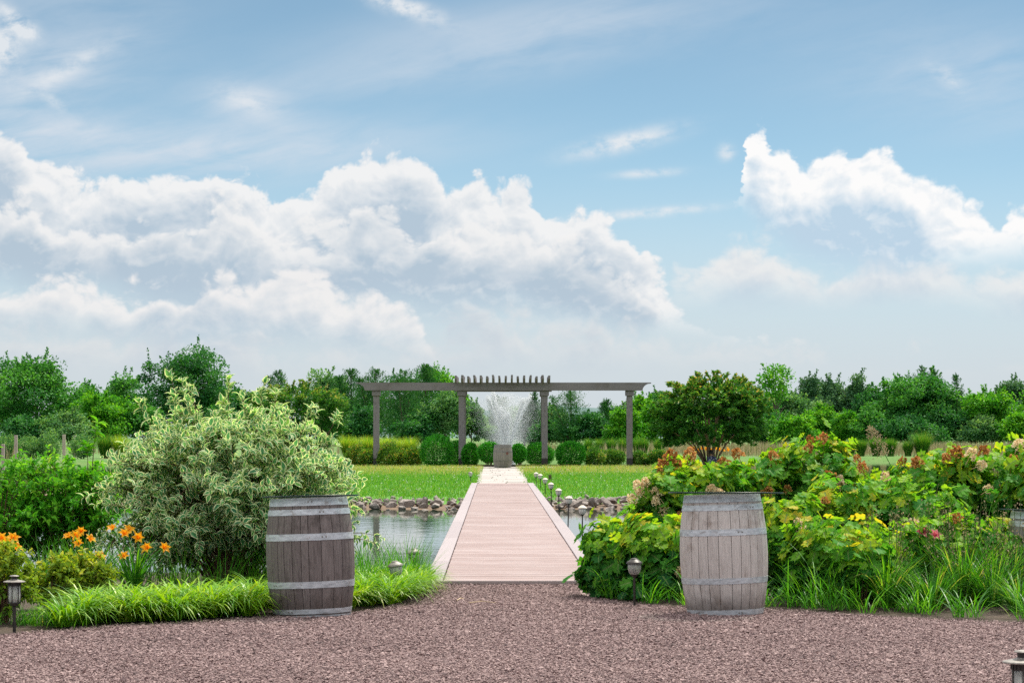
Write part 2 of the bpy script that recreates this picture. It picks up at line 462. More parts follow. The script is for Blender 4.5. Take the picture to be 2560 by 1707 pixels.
def plain(name, col, rough=.6, metal=0.0, var=.25, scale=20.0, bmp=0.0, stretch=(1, 1, 1), spec=.5, rust=0.0):
    m, k, b, o = material(name)
    n = k.noise(objco(k, stretch), scale, 5, .6)
    c = k.mix(k.ss(n, .25, .75), tuple(x * (1 - var) for x in col), tuple(min(1, x * (1 + var)) for x in col))
    if rust: c = k.mix(k.m('MULTIPLY', k.ss(k.noise(objco(k, (6, 6, 9)), 1.7, 6, .7), .54, .70), rust), c, (.17, .12, .09))
    k.put(b.inputs['Base Color'], c); b.inputs['Roughness'].default_value = rough; b.inputs['Metallic'].default_value = metal; b.inputs['Specular IOR Level'].default_value = spec
    if bmp: bump(k, b, n, bmp)
    return m


def thin_glass(name, tint=(.9, .95, .92), frost=0.0):
    m, k, b, o = material(name)
    t = k.n.new('ShaderNodeBsdfTransparent'); t.inputs[0].default_value = (*tint, 1)
    g = k.n.new('ShaderNodeBsdfGlossy'); g.inputs[1].default_value = .05
    fr = k.n.new('ShaderNodeFresnel'); fr.inputs[0].default_value = 1.45
    mx = k.n.new('ShaderNodeMixShader'); k.l.new(fr.outputs[0], mx.inputs[0]); k.l.new(t.outputs[0], mx.inputs[1]); k.l.new(g.outputs[0], mx.inputs[2])
    out = mx.outputs[0]
    if frost:
        d = k.n.new('ShaderNodeBsdfDiffuse'); d.inputs[0].default_value = (.75, .76, .74, 1)
        tr = k.n.new('ShaderNodeBsdfTranslucent'); tr.inputs[0].default_value = (.8, .8, .78, 1)
        m1 = k.n.new('ShaderNodeMixShader'); m1.inputs[0].default_value = .5; k.l.new(d.outputs[0], m1.inputs[1]); k.l.new(tr.outputs[0], m1.inputs[2])
        m2 = k.n.new('ShaderNodeMixShader'); m2.inputs[0].default_value = frost; k.l.new(out, m2.inputs[1]); k.l.new(m1.outputs[0], m2.inputs[2]); out = m2.outputs[0]
    k.l.new(out, o.inputs[0])
    return m


def wood_mat(name, dark, light, stain, grain=1.0, rough=.75, mud=False):
    """weathered staves: tone per stave, long grain, blotchy stains"""
    m, k, b, o = material(name)
    r = k.attr('rnd').outputs['Fac']; co = objco(k)
    g = k.noise(objco(k, (30, 30, 2.2)), 3.0 * grain, 6, .7, .3)
    st = k.noise(objco(k, (5, 5, 3.2)), 1.6, 6, .68)
    c = k.mix(k.m('ADD', k.m('MULTIPLY', r, .28), k.m('MULTIPLY', k.ss(g, .28, .72), .72)), dark, light)
    c = k.mix(k.m('MULTIPLY', k.ss(st, .5, .72), .75), c, stain)
    pale = k.noise(objco(k, (26, 26, 4)), 2.0, 5, .7)
    c = k.mix(k.m('MULTIPLY', k.ss(pale, .60, .75), .35), c, tuple(min(.75, x * 1.6 + .05) for x in light))
    if mud:
        zz = k.sep(co)[2]; c = k.mix(k.m('MULTIPLY', k.ss(k.m('MULTIPLY_ADD', k.noise(objco(k, (9, 9, 5)), 1.5, 6, .7), .30, k.m('MULTIPLY', zz, -1.0)), -.10, .14), .7), c, (.075, .055, .048))
    k.put(b.inputs['Base Color'], c); b.inputs['Roughness'].default_value = rough; b.inputs['Specular IOR Level'].default_value = .25
    bump(k, b, g, .5, .004)
    return m


G = {}
G['dogwood'] = leaf_mat('variegated_leaf', [(.0, (.060, .20, .11)), (.5, (.10, .31, .125)), (.8, (.19, .45, .11)), (1, (.36, .56, .10))], .42, .6, margin=(.86, .88, .56), tint=(1.12, 1.15, .68), spec=.2)
G['bark'] = plain('shrub_bark', (.11, .055, .035), .8, var=.4)
G['trunk'] = plain('tree_bark', (.12, .09, .07), .85, var=.4)
G['oak'] = leaf_mat('lobed_leaf', [(.0, (.022, .12, .035)), (.40, (.05, .23, .035)), (.66, (.12, .35, .032)), (.88, (.27, .46, .03)), (.97, (.42, .51, .035)), (1, (.52, .45, .05))], .45, .62, tint=(1.5, 1.4, .4), vein=(.22, .34, .12), spec=.22)
G['brown_flower'] = leaf_mat('brown_floret', [(0, (.17, .07, .02)), (.55, (.46, .21, .055)), (1, (.72, .46, .20))], .3, .8, tint=(1.2, 1, .9))
G['cream_flower'] = leaf_mat('cream_floret', [(0, (.60, .40, .24)), (.4, (.80, .68, .45)), (1, (.88, .84, .62))], .3, .8, tint=(1.1, 1, .9))
G['liriope'] = leaf_mat('strap_leaf', [(0, (.04, .17, .01)), (.4, (.14, .36, .012)), (.8, (.33, .52, .02)), (1, (.64, .66, .26))], .38, .38, tint=(1.5, 1.35, .4), spec=.5)
G['sedge'] = leaf_mat('sedge_leaf', [(0, (.020, .11, .014)), (.5, (.055, .25, .018)), (.85, (.17, .44, .025)), (1, (.46, .48, .16))], .38, .42, tint=(1.5, 1.35, .5))
G['green_shrub'] = leaf_mat('bright_leaf', [(0, (.028, .16, .016)), (.5, (.080, .34, .02)), (.85, (.22, .52, .035)), (1, (.42, .52, .18))], .45, .6, spec=.2)
G['azalea'] = leaf_mat('yellow_green_leaf', [(0, (.05, .14, .02)), (.5, (.19, .32, .025)), (.85, (.42, .48, .04)), (1, (.55, .50, .28))], .38, .6, spec=.2)
G['daylily'] = leaf_mat('daylily_petal', [(0, (.82, .36, .012)), (.6, (.90, .48, .02)), (1, (.92, .58, .04))], .45, .5, tint=(1.2, 1.0, .6))
G['pinklily'] = leaf_mat('pink_petal', [(0, (.55, .09, .16)), (1, (.75, .25, .30))], .4, .5, tint=(1.2, 1.0, .9))
G['yellowlily'] = leaf_mat('yellow_petal', [(0, (.75, .34, .01)), (1, (.85, .50, .02))], .4, .5, tint=(1.2, 1.0, .6))
G['broad'] = leaf_mat('broadleaf_green', [(0, (0.015, 0.101, 0.026)), (.5, (0.040, 0.201, 0.037)), (1, (0.137, 0.403, 0.055))], .34, .55)
G['broad_dark'] = leaf_mat('dark_broadleaf', [(0, (0.012, 0.082, 0.032)), (.5, (0.027, 0.152, 0.039)), (1, (0.088, 0.293, 0.055))], .3, .55)
G['lime'] = leaf_mat('lime_leaf', [(0, (0.027, 0.162, 0.016)), (.5, (0.068, 0.297, 0.020)), (1, (0.216, 0.486, 0.034))], .40, .5)
G['olive'] = leaf_mat('grey_green_leaf', [(0, (0.035, 0.133, 0.052)), (.5, (0.088, 0.248, 0.088)), (1, (0.283, 0.478, 0.177))], .34, .55)
G['cedar'] = leaf_mat('cedar_spray', [(0, (0.012, 0.079, 0.029)), (.5, (0.033, 0.156, 0.041)), (.85, (0.083, 0.249, 0.062)), (1, (0.187, 0.228, 0.083))], .22, .65)
G['blue_cedar'] = leaf_mat('blue_green_spray', [(0, (0.027, 0.101, 0.055)), (.5, (0.065, 0.174, 0.083)), (1, (0.156, 0.311, 0.137))], .22, .65)
G['myrtle'] = leaf_mat('tan_tipped_leaf', [(0, (.022, .12, .026)), (.5, (.055, .21, .032)), (.72, (.14, .30, .045)), (.88, (.32, .34, .085)), (1, (.48, .36, .15))], .34, .5)
G['boxwood'] = leaf_mat('box_leaf', [(0, (0.011, 0.115, 0.014)), (.5, (0.027, 0.230, 0.016)), (1, (0.095, 0.446, 0.024))], .30, .42)
G['spirea'] = leaf_mat('spirea_leaf', [(0, (0.025, 0.112, 0.019)), (.45, (0.075, 0.225, 0.025)), (.75, (0.213, 0.325, 0.037)), (.9, (0.425, 0.325, 0.075)), (1, (0.575, 0.300, 0.125))], .34, .5)
G['green_spirea'] = leaf_mat('green_spirea_leaf', [(0, (.02, .10, .018)), (.5, (.06, .21, .03)), (.85, (.20, .33, .06)), (1, (.40, .30, .12))], .34, .5)
G['feather'] = leaf_mat('ornamental_blade', [(0, (.015, .11, .015)), (.5, (.045, .21, .02)), (.85, (.15, .33, .03)), (1, (.36, .36, .12))], .36, .5)
G['lime_feather'] = leaf_mat('lime_blade', [(0, (.07, .22, .015)), (.5, (.22, .44, .025)), (1, (.52, .55, .10))], .36, .5)
G['lawn_blade'] = leaf_mat('lawn_blade', [(0, (.04, .18, .012)), (.5, (.10, .31, .018)), (.75, (.17, .38, .03)), (.88, (.34, .38, .11)), (1, (.46, .38, .21))], .3, .55)
G['dry_weed'] = leaf_mat('dry_weed', [(0, (.08, .14, .04)), (.4, (.22, .20, .10)), (1, (.46, .36, .26))], .3, .7, tint=(1.1, 1, .8))
G['black_metal'] = plain('black_metal', (.028, .024, .022), .45, .3, .3)
G['lamp_cap'] = plain('weathered_lamp_cap', (.20, .185, .17), .55, .2, .35, 60)
G['bleached_cap'] = plain('bleached_lamp_cap', (.62, .56, .47), .6, 0, .2, 60)
G['jar'] = thin_glass('lamp_glass', (.95, .97, .95), .38)
G['frost_jar'] = thin_glass('frosted_lamp_glass', (.95, .95, .95), .85)
G['hoop'] = plain('galvanised_hoop', (.46, .49, .53), .5, .2, .28, 16, stretch=(1, 1, 3), rust=.7)
G['hoop_dull'] = plain('dull_hoop', (.17, .165, .165), .55, .3, .3, 16)
G['rivet'] = plain('rivet_metal', (.25, .24, .23), .4, .6, .2)
G['post_wood'] = wood_mat('grey_timber', (.108, .101, .112), (.245, .230, .248), (.085, .072, .072))
G['sleeve'] = plain('black_sleeve', (.018, .016, .018), .5, 0, .3)
G['glass_edge'] = plain('green_glass_edge', (.010, .030, .024), .4, 0, .2, spec=.2)
G['water_spray'] = plain('spray_water', (.86, .88, .90), .35, 0, .05)
# ------------------------------------------------------------------ the ground, the pond and its banks
def grid(name, xs, ys, zf, mat, smooth=True):
    X, Y = np.meshgrid(xs, ys); Z = zf(X, Y)
    V = np.stack([X, Y, Z], -1).reshape(-1, 3); nx, ny = len(xs), len(ys)
    i = (np.arange(ny - 1)[:, None] * nx + np.arange(nx - 1)[None, :]).ravel()
    q = np.stack([i, i + 1, i + nx + 1, i + nx], 1).ravel()
    s = Soup(); s.raw(V, q, np.full(len(i), 4), np.full(len(V), .5), np.zeros(len(V)))
    return tag(s.build(name, mat, smooth=smooth), kind='structure')


def wob(X, Y, f, seed=0):
    r = R(seed); o = 0
    for i in range(5):
        a, b, c = r.normal(0, f, 3); o = o + np.sin(X * a + Y * b + c * 9)
    return o / 5


EDGE_L = [(-14, 14.0), (-6.5, 16.3), (-3.70, 17.47), (-3.24, 18.12), (-2.70, 18.58), (-2.08, 19.06), (-1.86, 19.39), (-1.30, 19.6), (-.96, 20.76), (-.80, 22.3), (-.72, 23.3)]
EDGE_R = [(.62, 23.3), (.63, 21.8), (1.0, 20.75), (1.38, 20.3), (2.1, 20.15), (2.92, 19.25), (3.93, 18.58), (7, 17.2), (14, 15.0)]
EX = np.array([p[0] for p in EDGE_L + EDGE_R]); EY = np.array([p[1] for p in EDGE_L + EDGE_R])
def edge_y(x): return np.interp(x, EX, EY)


m, k, b, o = material('gravel_bed'); co = objco(k)
cells = k.vor(co, 60.0, 0, .5, 'F1', 1)
cf = k.sep(cells)[0]
k.put(b.inputs['Base Color'], k.ramp(k.m('MULTIPLY_ADD', k.noise(co, 1.3, 4), .35, k.m('MULTIPLY', cf, .7)), [(0, (.07, .045, .045)), (.5, (.20, .135, .13)), (1, (.36, .26, .25))]))
b.inputs['Roughness'].default_value = .9; bump(k, b, k.vor(co, 60.0), .8, .01)
MG = m
grid('gravel_ground', np.concatenate([np.linspace(-70, -8, 20), np.linspace(-7.5, 7.5, 90), np.linspace(8, 70, 20)]), np.concatenate([np.linspace(-30, 12, 12), np.linspace(12.2, 28.5, 110)]),
     lambda X, Y: np.where(Y < 24.9, .006 * wob(X, Y, 2.2) + 0 * X, -(Y - 24.9) * .30 - .02), MG)
m, k, b, o = material('garden_soil'); co = objco(k)
n1 = k.noise(co, 3.0, 6, .65)
k.put(b.inputs['Base Color'], k.ramp(k.m('MULTIPLY_ADD', k.noise(co, 55, 3), .5, k.m('MULTIPLY', n1, .6)), [(.25, (.022, .015, .011)), (.6, (.055, .036, .025)), (.85, (.13, .088, .06))]))
b.inputs['Roughness'].default_value = .95; bump(k, b, k.noise(co, 40, 4), 1.0, .02)
for nm, xs in (('planting_bed', np.linspace(-14, -.72, 120)), ('planting_bed', np.linspace(.62, 14, 120))):
    ey = edge_y(xs); t = np.linspace(0, 1, 30)
    Y = ey[None, :] + (24.95 - ey)[None, :] * t[:, None]; X = np.broadcast_to(xs[None, :], Y.shape)
    Z = .004 + .035 * np.clip(t * 6, 0, 1)[:, None] + .012 * wob(X, Y, 3.0, 3) * np.clip(t * 5, 0, 1)[:, None] + 0 * X
    V = np.stack([X, Y, Z], -1).reshape(-1, 3); i = (np.arange(29)[:, None] * 120 + np.arange(119)[None, :]).ravel()
    s = Soup(); s.raw(V, np.stack([i, i + 1, i + 121, i + 120], 1).ravel(), np.full(len(i), 4), np.full(len(V), .5), np.zeros(len(V)))
    tag(s.build(nm, m, smooth=True), kind='structure')
MS = m
# loose stone chips over the gravel
r = R(5); N = 430000
Y = np.sqrt(r.uniform(12.6 ** 2, 23.4 ** 2, N)); X = r.uniform(-1, 1, N) * (.2118 * Y + 1.1)
keep = Y < edge_y(X) + .05 + r.normal(0, .06, N); X, Y = X[keep], Y[keep]; N = len(X)
a = r.uniform(.0055, .0122, N) * (1 + .8 * (r.random(N) > .93)); bb = a * r.uniform(.45, .95, N); cc = a * r.uniform(.25, .6, N)
O8 = np.array([[1, 0, 0], [0, 1, 0], [-1, 0, 0], [0, -1, 0], [0, 0, 1], [0, 0, -1]], float)
V = O8[None] * np.stack([a, bb, cc], 1)[:, None, :]; V = V + r.normal(0, .22, V.shape) * bb[:, None, None]
tx, tz = r.normal(0, .38, N), r.uniform(0, 6.3, N)
cx, sx = np.cos(tx)[:, None], np.sin(tx)[:, None]
V = np.stack([V[..., 0], V[..., 1] * cx - V[..., 2] * sx, V[..., 1] * sx + V[..., 2] * cx], -1)
cz, sz = np.cos(tz)[:, None], np.sin(tz)[:, None]
V = np.stack([V[..., 0] * cz - V[..., 1] * sz, V[..., 0] * sz + V[..., 1] * cz, V[..., 2]], -1)
V = V + np.stack([X, Y, r.uniform(.003, .016, N)], 1)[:, None, :]
f8 = np.array([0, 1, 4, 1, 2, 4, 2, 3, 4, 3, 0, 4, 1, 0, 5, 2, 1, 5, 3, 2, 5, 0, 3, 5])
s = Soup(); s.raw(V.reshape(-1, 3), (np.arange(N)[:, None] * 6 + f8[None]).ravel(), np.full(N * 8, 3), np.repeat(np.clip(r.random(N) * .9 + .10 * wob(X, Y, 2.0, 12) + .06 * wob(X, Y, 9.0, 13), 0, 1), 6), np.zeros(N * 6))
m, k, b, o = material('stone_chip'); rr = k.attr('rnd').outputs['Fac']
k.put(b.inputs['Base Color'], k.ramp(rr, [(0, (.105, .072, .073)), (.3, (.20, .137, .137)), (.65, (.285, .198, .195)), (.96, (.36, .265, .258)), (1, (.52, .43, .41))]))
b.inputs['Roughness'].default_value = .8; b.inputs['Specular IOR Level'].default_value = .3
tag(s.build('gravel', m), 'loose pinkish brown stone chips covering the forecourt', 'gravel', kind='stuff')

# water
m, k, b, o = material('pond_water'); co = objco(k)
k.put(b.inputs['Base Color'], (.035, .055, .035)); b.inputs['Roughness'].default_value = .02; b.inputs['IOR'].default_value = 1.5
wv = k.m('ADD', k.noise(objco(k, (1.0, .55, 1)), 3.2, 4, .6, .4), k.m('MULTIPLY', k.noise(objco(k, (1, .5, 1)), .45, 2), 1.3))
bump(k, b, wv, .017, .12)
grid('pond_water', np.linspace(-320, 320, 30), np.linspace(24.95, 260, 30), lambda X, Y: 0 * X - .25, m)

# the lawn across the pond
IA, IB, IXC, IYC = 14.5, 29.5, -.3, 84.5
def isl_d(X, Y):
    q = (np.abs((X - IXC) / IA) ** 2.5 + np.abs((Y - IYC) / IB) ** 2.5) ** (1 / 2.5)
    return (1 - q) * 24 + .25 * wob(X, Y, .8, 4)
def isl_z(X, Y):
    d = isl_d(X, Y)
    return np.where(d < 0, -.25 + np.maximum(d * .35, -.6), -.25 + .20 * np.clip(d / 2.0, 0, 1) + .06 * np.clip((d - 2) / 10, 0, 1)) + .01 * wob(X, Y, .7, 8)


m, k, b, o = material('lawn'); co = objco(k)
gx, gy, gz = k.sep(co)
n1 = k.noise(co, .55, 5, .6); n2 = k.noise(co, 18, 4, .7)
grn = k.ramp(k.m('MULTIPLY_ADD', n2, .55, k.m('MULTIPLY', n1, .45)), [(.2, (.03, .13, .012)), (.5, (.075, .25, .016)), (.8, (.19, .36, .04))])
dry = k.m('MULTIPLY', k.ss(k.m('MULTIPLY_ADD', n1, 14.0, gy), 88, 102), .75)
c = k.mix(dry, grn, k.ramp(n2, [(.25, (.16, .17, .05)), (.75, (.34, .28, .13))]))
c = k.mix(k.ss(k.m('MULTIPLY_ADD', k.noise(co, 1.2, 4), .10, gz), -.085, -.13), c, (.15, .098, .06))
k.put(b.inputs['Base Color'], c); b.inputs['Roughness'].default_value = .9; bump(k, b, n2, .6, .05)
grid('lawn', np.linspace(-19, 19, 110), np.linspace(52, 117, 190), isl_z, m)
# grass blades on that lawn
r = R(11); N = 150000
X = r.uniform(-9, 9, N); Y = 55 + 54 * r.random(N) ** 1.15; d = isl_d(X, Y)
xc = .05 - .007 * (Y - 23.4)
keep = (d > 1.2) & (np.abs(X - xc) > np.where(Y < 70.5, .95, .75) + r.normal(0, .06, N)); X, Y = X[keep], Y[keep]; N = len(X)
far = np.clip((Y - 82) / 14 + .25 * wob(X, Y, .5, 6), 0, 1)
s = Soup(); rn = np.where(r.random(N) < far * .85, r.uniform(.75, 1, N), r.uniform(0, .85, N))
s.blades(np.stack([X, Y, isl_z(X, Y)], 1), r.uniform(0, 6.3, N), r.uniform(.05, .12, N) + .10 * far * (r.random(N) < .3), r.uniform(.010, .022, N), r.uniform(0, .5, N), r.uniform(.5, 1.6, N), 2, rn)
tag(s.build('lawn_grass', G['lawn_blade']), 'short green lawn grass across the pond, drier towards the pergola', 'grass', kind='stuff')
# clover heads
N = 420; X = r.uniform(-7, 7, N); Y = 57 + 48 * r.random(N) ** 1.3; keep = (isl_d(X, Y) > 1.5) & (np.abs(X + .2) > 1.2); X, Y = X[keep], Y[keep]; N = len(X)
s = Soup(); P0 = np.stack([X, Y, isl_z(X, Y) + .09], 1)
for j in range(2): s.leaves(P0 - np.array([0, 0, .02]), np.tile([0, 0, 1.], (N, 1)), r.normal(0, 1, (N, 3)), .04, .04, CARD, r.random(N))
tag(s.build('clover_flowers', plain('clover_white', (.72, .70, .62), .8)), 'tiny white clover heads scattered over the lawn', 'clover', kind='stuff')

# far shore
def shore(X): return 152 + 3 * np.sin(X * .06) - 11 / (1 + np.exp((X + 16) * .5))
def far_z(X, Y): return -.27 + np.clip((Y - shore(X)) * .22, -.7, .27) + .02 * wob(X, Y, .3, 9)
m, k, b, o = material('far_meadow'); co = objco(k); n1 = k.noise(co, .4, 5, .6); n2 = k.noise(co, 6, 4, .7)
k.put(b.inputs['Base Color'], k.ramp(k.m('MULTIPLY_ADD', n2, .4, k.m('MULTIPLY', n1, .6)), [(.25, (.03, .105, .014)), (.5, (.07, .17, .022)), (.75, (.15, .17, .06))]))
b.inputs['Roughness'].default_value = .95
grid('far_meadow', np.concatenate([np.linspace(-900, -65, 14), np.linspace(-60, 60, 120), np.linspace(65, 900, 14)]), np.concatenate([np.linspace(136, 175, 60), np.linspace(178, 1500, 24)]), far_z, m)
m, k, b, o = material('wooded_hill'); co = objco(k)
k.put(b.inputs['Base Color'], k.ramp(k.noise(co, .09, 5, .7), [(.3, (.05, .10, .10)), (.7, (.10, .17, .16))])); b.inputs['Roughness'].default_value = 1.0  # bluish tone puts the distance haze into the hill's colour
def hill_z(X, Y):
    e = np.exp(-((Y - 1000) / 60) ** 2)
    return e * (9.5 + 3.5 * np.sin(X * .016 + 1.0) + 1.6 * wob(X, Y, .12, 2) + 1.2 * wob(X, Y, .3, 5)) - .5
grid('hills', np.linspace(-700, 700, 240), np.linspace(860, 1140, 24), hill_z, m)

# ------------------------------------------------------------------ boardwalk
m, k, b, o = material('composite_board'); rr = k.attr('rnd').outputs['Fac']; g = k.noise(objco(k, (1.2, 40, 10)), 2.0, 5, .65); st = k.noise(objco(k, (1, 1, 1)), 1.1, 5, .65)
c = k.mix(k.m('MULTIPLY_ADD', rr, .42, k.m('MULTIPLY', g, .50)), (.19, .122, .112), (.33, .232, .218))
c = k.mix(k.m('MULTIPLY', k.ss(st, .42, .70), .55), c, (.36, .29, .285))
k.put(b.inputs['Base Color'], c); b.inputs['Roughness'].default_value = .5; b.inputs['Specular IOR Level'].default_value = .5; bump(k, b, g, .15, .003)
MB = m
m, k, b, o = material('border_board'); g = k.noise(objco(k, (40, 1.2, 10)), 2.0, 5, .65); rr = k.attr('rnd').outputs['Fac']
k.put(b.inputs['Base Color'], k.mix(k.m('MULTIPLY_ADD', rr, .5, k.m('MULTIPLY', g, .5)), (.25, .20, .205), (.35, .295, .30))); b.inputs['Roughness'].default_value = .45; bump(k, b, g, .15, .003)
MBB = m
M_dark = plain('dark_timber', (.035, .022, .018), .8, var=.4)
bw = thing('boardwalk', 'long reddish plank boardwalk with pale grey edging crossing the pond', 'boardwalk', (.05, 23.4, 0), (0, 0, .007))
r = R(21); s = Soup(); y = .09; i = 0
while y < 46.9:
    s.box((r.normal(0, .002), y, .025 + r.normal(0, .0012)), (.715, .0685, .015), r.random(), bev=.004); y += .1425
s.build('deck_boards', MB, bw)
s = Soup(); s.box((0, .006, .028), (.90, .013, .016), .6, bev=.003); s.build('front_board', MBB, bw)
for sd_ in (-1, 1):
    y = .024; j = 0
    for L in ([3.5] + [6.14] * 7 + [0.42]):
        s = Soup(); s.box((sd_ * .8125, y + L / 2, .031), (.088, L / 2 - .004, .016), r.random(), bev=.004); s.build('border_board', MBB, bw); y += L
    s = Soup(); s.box((sd_ * .865, 23.5, -.09), (.02, 23.45, .095)); s.build('side_beam', M_dark, bw)
    for yy in np.arange(2.2, 34, 3.07):
        s = Soup(); s.lathe([(.075, -1.3), (.075, .0)], 10, (sd_ * .70, yy, -.02)); s.build('piling', G['trunk'], bw)
s = Soup(); s.box((0, .05, -.07), (.86, .03, .075)); s.build('end_beam', M_dark, bw)
for px in (-.45, .02): s = Soup(); s.box((px, .012, -.012), (.045, .02, .012)); s.build('bracket', G['hoop'], bw)

# stone path from the boardwalk to the pergola
m, k, b, o = material('flagstone'); rr = k.attr('rnd').outputs['Fac']; co = objco(k); n1 = k.noise(co, 4, 5, .65)
k.put(b.inputs['Base Color'], k.mix(k.m('MULTIPLY_ADD', rr, .6, k.m('MULTIPLY', n1, .5)), (.27, .245, .23), (.41, .38, .36))); b.inputs['Roughness'].default_value = .8; bump(k, b, n1, .4, .01)
s = Soup(); y = 70.0
while y < 101:
    d = r.uniform(.7, 1.3); xc = .05 - .007 * (y - 23.4); hw = .70 + .16 * min(1, (y - 70) / 22); x = -hw - r.uniform(0, .08)
    while x < hw - .15:
        wd = r.uniform(.45, .95); x1 = min(x + wd, hw + r.uniform(-.02, .08)); 
        if hw - x1 < .25: x1 = hw + r.uniform(0, .08)
        s.box(((x + x1) / 2 + xc, y + d / 2, float(isl_z(np.array(xc), np.array(y))) + .006 + r.normal(0, .004)), ((x1 - x) / 2 - .015, d / 2 - .02, .03), r.random(), bev=.01); x = x1
    y += d
s.box((-.45, 103.2, .03), (2.3, .9, .03), .75, bev=.01)
tag(s.build('stone_path', m), kind='structure')
s = Soup(); s.box((.55, 106.0, .05), (2.4, .06, .07)); e_ = s.build('timber_edging', M_dark)
tag(e_, 'low dark timber edging at the end of the stone path', 'edging')

# ------------------------------------------------------------------ barrels
def barrel_r(z, H=.967): u = 2 * z / H - 1; return .356 - .052 * abs(u) ** 2.0
def make_barrel(name, label, loc, rot, wood, hoopm, hoops, seed, plate=False, H=.967):
    r = R(seed); t = thing(name, label, 'barrel', loc, rot)
    s = Soup(); a = 0; zs = np.linspace(0, H, 15); ws = r.uniform(.7, 1.3, 26); ws = ws / ws.sum() * 2 * np.pi
    for w_ in ws:
        cols = [a + .0016 / .33, a + .008, a + w_ * .5, a + w_ - .008, a + w_ - .0016 / .33]; offs = [-.0022, 0, .0012, 0, -.0022]
        V = np.array([((barrel_r(z) + of) * math.cos(c_), (barrel_r(z) + of) * math.sin(c_), z) for z in zs for c_, of in zip(cols, offs)])
        f = [(i * 5 + j, i * 5 + j + 1, i * 5 + j + 6, i * 5 + j + 5) for i in range(14) for j in range(4)]
        s.faces(V, f, r.random()); a += w_
    s.lathe([(barrel_r(z) - .012, z) for z in zs], 40, rnd=0.0, caps=False)
    s.build('staves', wood, t, smooth=False)
    for z in (.03, H - .045): s = Soup(); s.lathe([(barrel_r(z) - .01, z), (barrel_r(z) - .01, z + .015)], 40); s.build('head', wood, t)
    for z0, z1, st in hoops:
        z0, z1 = (1 - z1) * H, (1 - z0) * H
        s = Soup(); an = np.linspace(0, 2 * np.pi, 65)[:-1]
        s.lathe([(barrel_r(z0) - .004, z0), (barrel_r(z0) + .0035, z0), (barrel_r(z1) + .0035, z1), (barrel_r(z1) - .004, z1)], 64, caps=False)
        h = s.build('hoop', hoopm, t, smooth=False)
        s = Soup(); zc = (z0 + z1) / 2
        for q in (st, st + .09): s.lathe([(.008, -.002), (.006, .003), (.001, .0045)], 8, (0, 0, 0)); s.V[-1] = np.stack([np.cos(q) * (barrel_r(zc) + .003 + s.V[-1][:, 2]) - np.sin(q) * s.V[-1][:, 0], np.sin(q) * (barrel_r(zc) + .003 + s.V[-1][:, 2]) + np.cos(q) * s.V[-1][:, 0], zc + s.V[-1][:, 1]], 1)
        s.build('rivet', G['rivet'], h)
    if plate:
        s = Soup(); s.box((.165, -.312, .60), (.045, .008, .05), rot=.42); s.build('label_plate', plain('rust_plate', (.14, .05, .04), .6), t)
    return t


W1 = wood_mat('dark_stave', (.092, .076, .074), (.218, .188, .184), (.052, .042, .039), mud=True)
W2 = wood_mat('pale_stave', (.36, .325, .312), (.58, .54, .52), (.21, .165, .14), mud=True)
W3 = wood_mat('grey_stave', (.17, .155, .15), (.27, .25, .24), (.12, .105, .095))
HB = [(.0, .065, -1.9), (.094, .142, -1.62), (.295, .350, -1.60), (.688, .742, -2.9), (.915, .955, -2.5), (.966, 1.0, -2.7)]
HR = [(.0, .062, -1.0), (.083, .130, -2.2), (.285, .338, -2.6), (.690, .738, -1.2), (.955, 1.0, -2.6)]
PB1 = at(781, 1541, 19.50); PB2 = at(1814, 1534, 19.66)
make_barrel('wine_barrel', 'dark weathered oak barrel at the border edge beside the cream-edged shrub', (PB1.x, PB1.y, -.018), (math.radians(-1.9), math.radians(-1.3), .4), W1, G['hoop'], HB, 31)
make_barrel('wine_barrel', 'pale grey oak barrel in front of the brown-flowered hydrangeas', (PB2.x, PB2.y, .004), (math.radians(-1.9), math.radians(.4), 1.3), W2, G['hoop'], HR, 32)
make_barrel('wine_barrel', 'grey barrel half hidden behind tall grasses at the border end', (at(2622, 1200, 21).x, 21.0, -.17), (math.radians(-1), 0, 2.0), W3, G['hoop'], HR, 33)
make_barrel('wine_barrel', 'small-looking grey barrel with a rusty plate at the end of the stone path', (at(1257, 1170, 102.6).x, 102.6, .055), (0, 0, .0), W3, G['hoop_dull'], HR, 34, plate=True).scale = (1.15, 1.15, 1.0)
m, k, b, o = material('table_glass'); k.put(b.inputs['Base Color'], (.80, .92, .88)); b.inputs['Roughness'].default_value = .02; b.inputs['IOR'].default_value = 1.5; b.inputs['Transmission Weight'].default_value = 1.0
MGL = thin_glass('clear_table_glass', (.86, .95, .92))
def table_glass(label, P, rad, rot, H=.967):
    c = Vector((0, 0, H + .004)); c.rotate(Matrix.Rotation(rot[1], 3, 'Y') @ Matrix.Rotation(rot[0], 3, 'X'))
    t = thing('glass_tabletop', label, 'tabletop', tuple(Vector(P) + c), (rot[0], rot[1], 0))
    s = Soup(); s.lathe([(rad - .006, 0), (rad - .002, .0015), (rad - .002, .0115), (rad - .006, .013)], 96); s.build('pane', MGL, t, smooth=False)
    s = Soup(); s.lathe([(rad - .0018, .0008), (rad, .002), (rad, .011), (rad - .0018, .0122)], 96, caps=False); s.build('rim', G['glass_edge'], t)
table_glass('round glass top lying on the dark barrel', (PB1.x, PB1.y, -.018), .39, (math.radians(-1.75), math.radians(-1.3)))
table_glass('round glass top lying on the pale barrel', (PB2.x, PB2.y, .004), .47, (math.radians(-1.75), math.radians(.3)))
table_glass('round glass top on the barrel half hidden by grasses', (at(2622, 1200, 21).x, 21.0, -.17), .42, (math.radians(-1), 0))

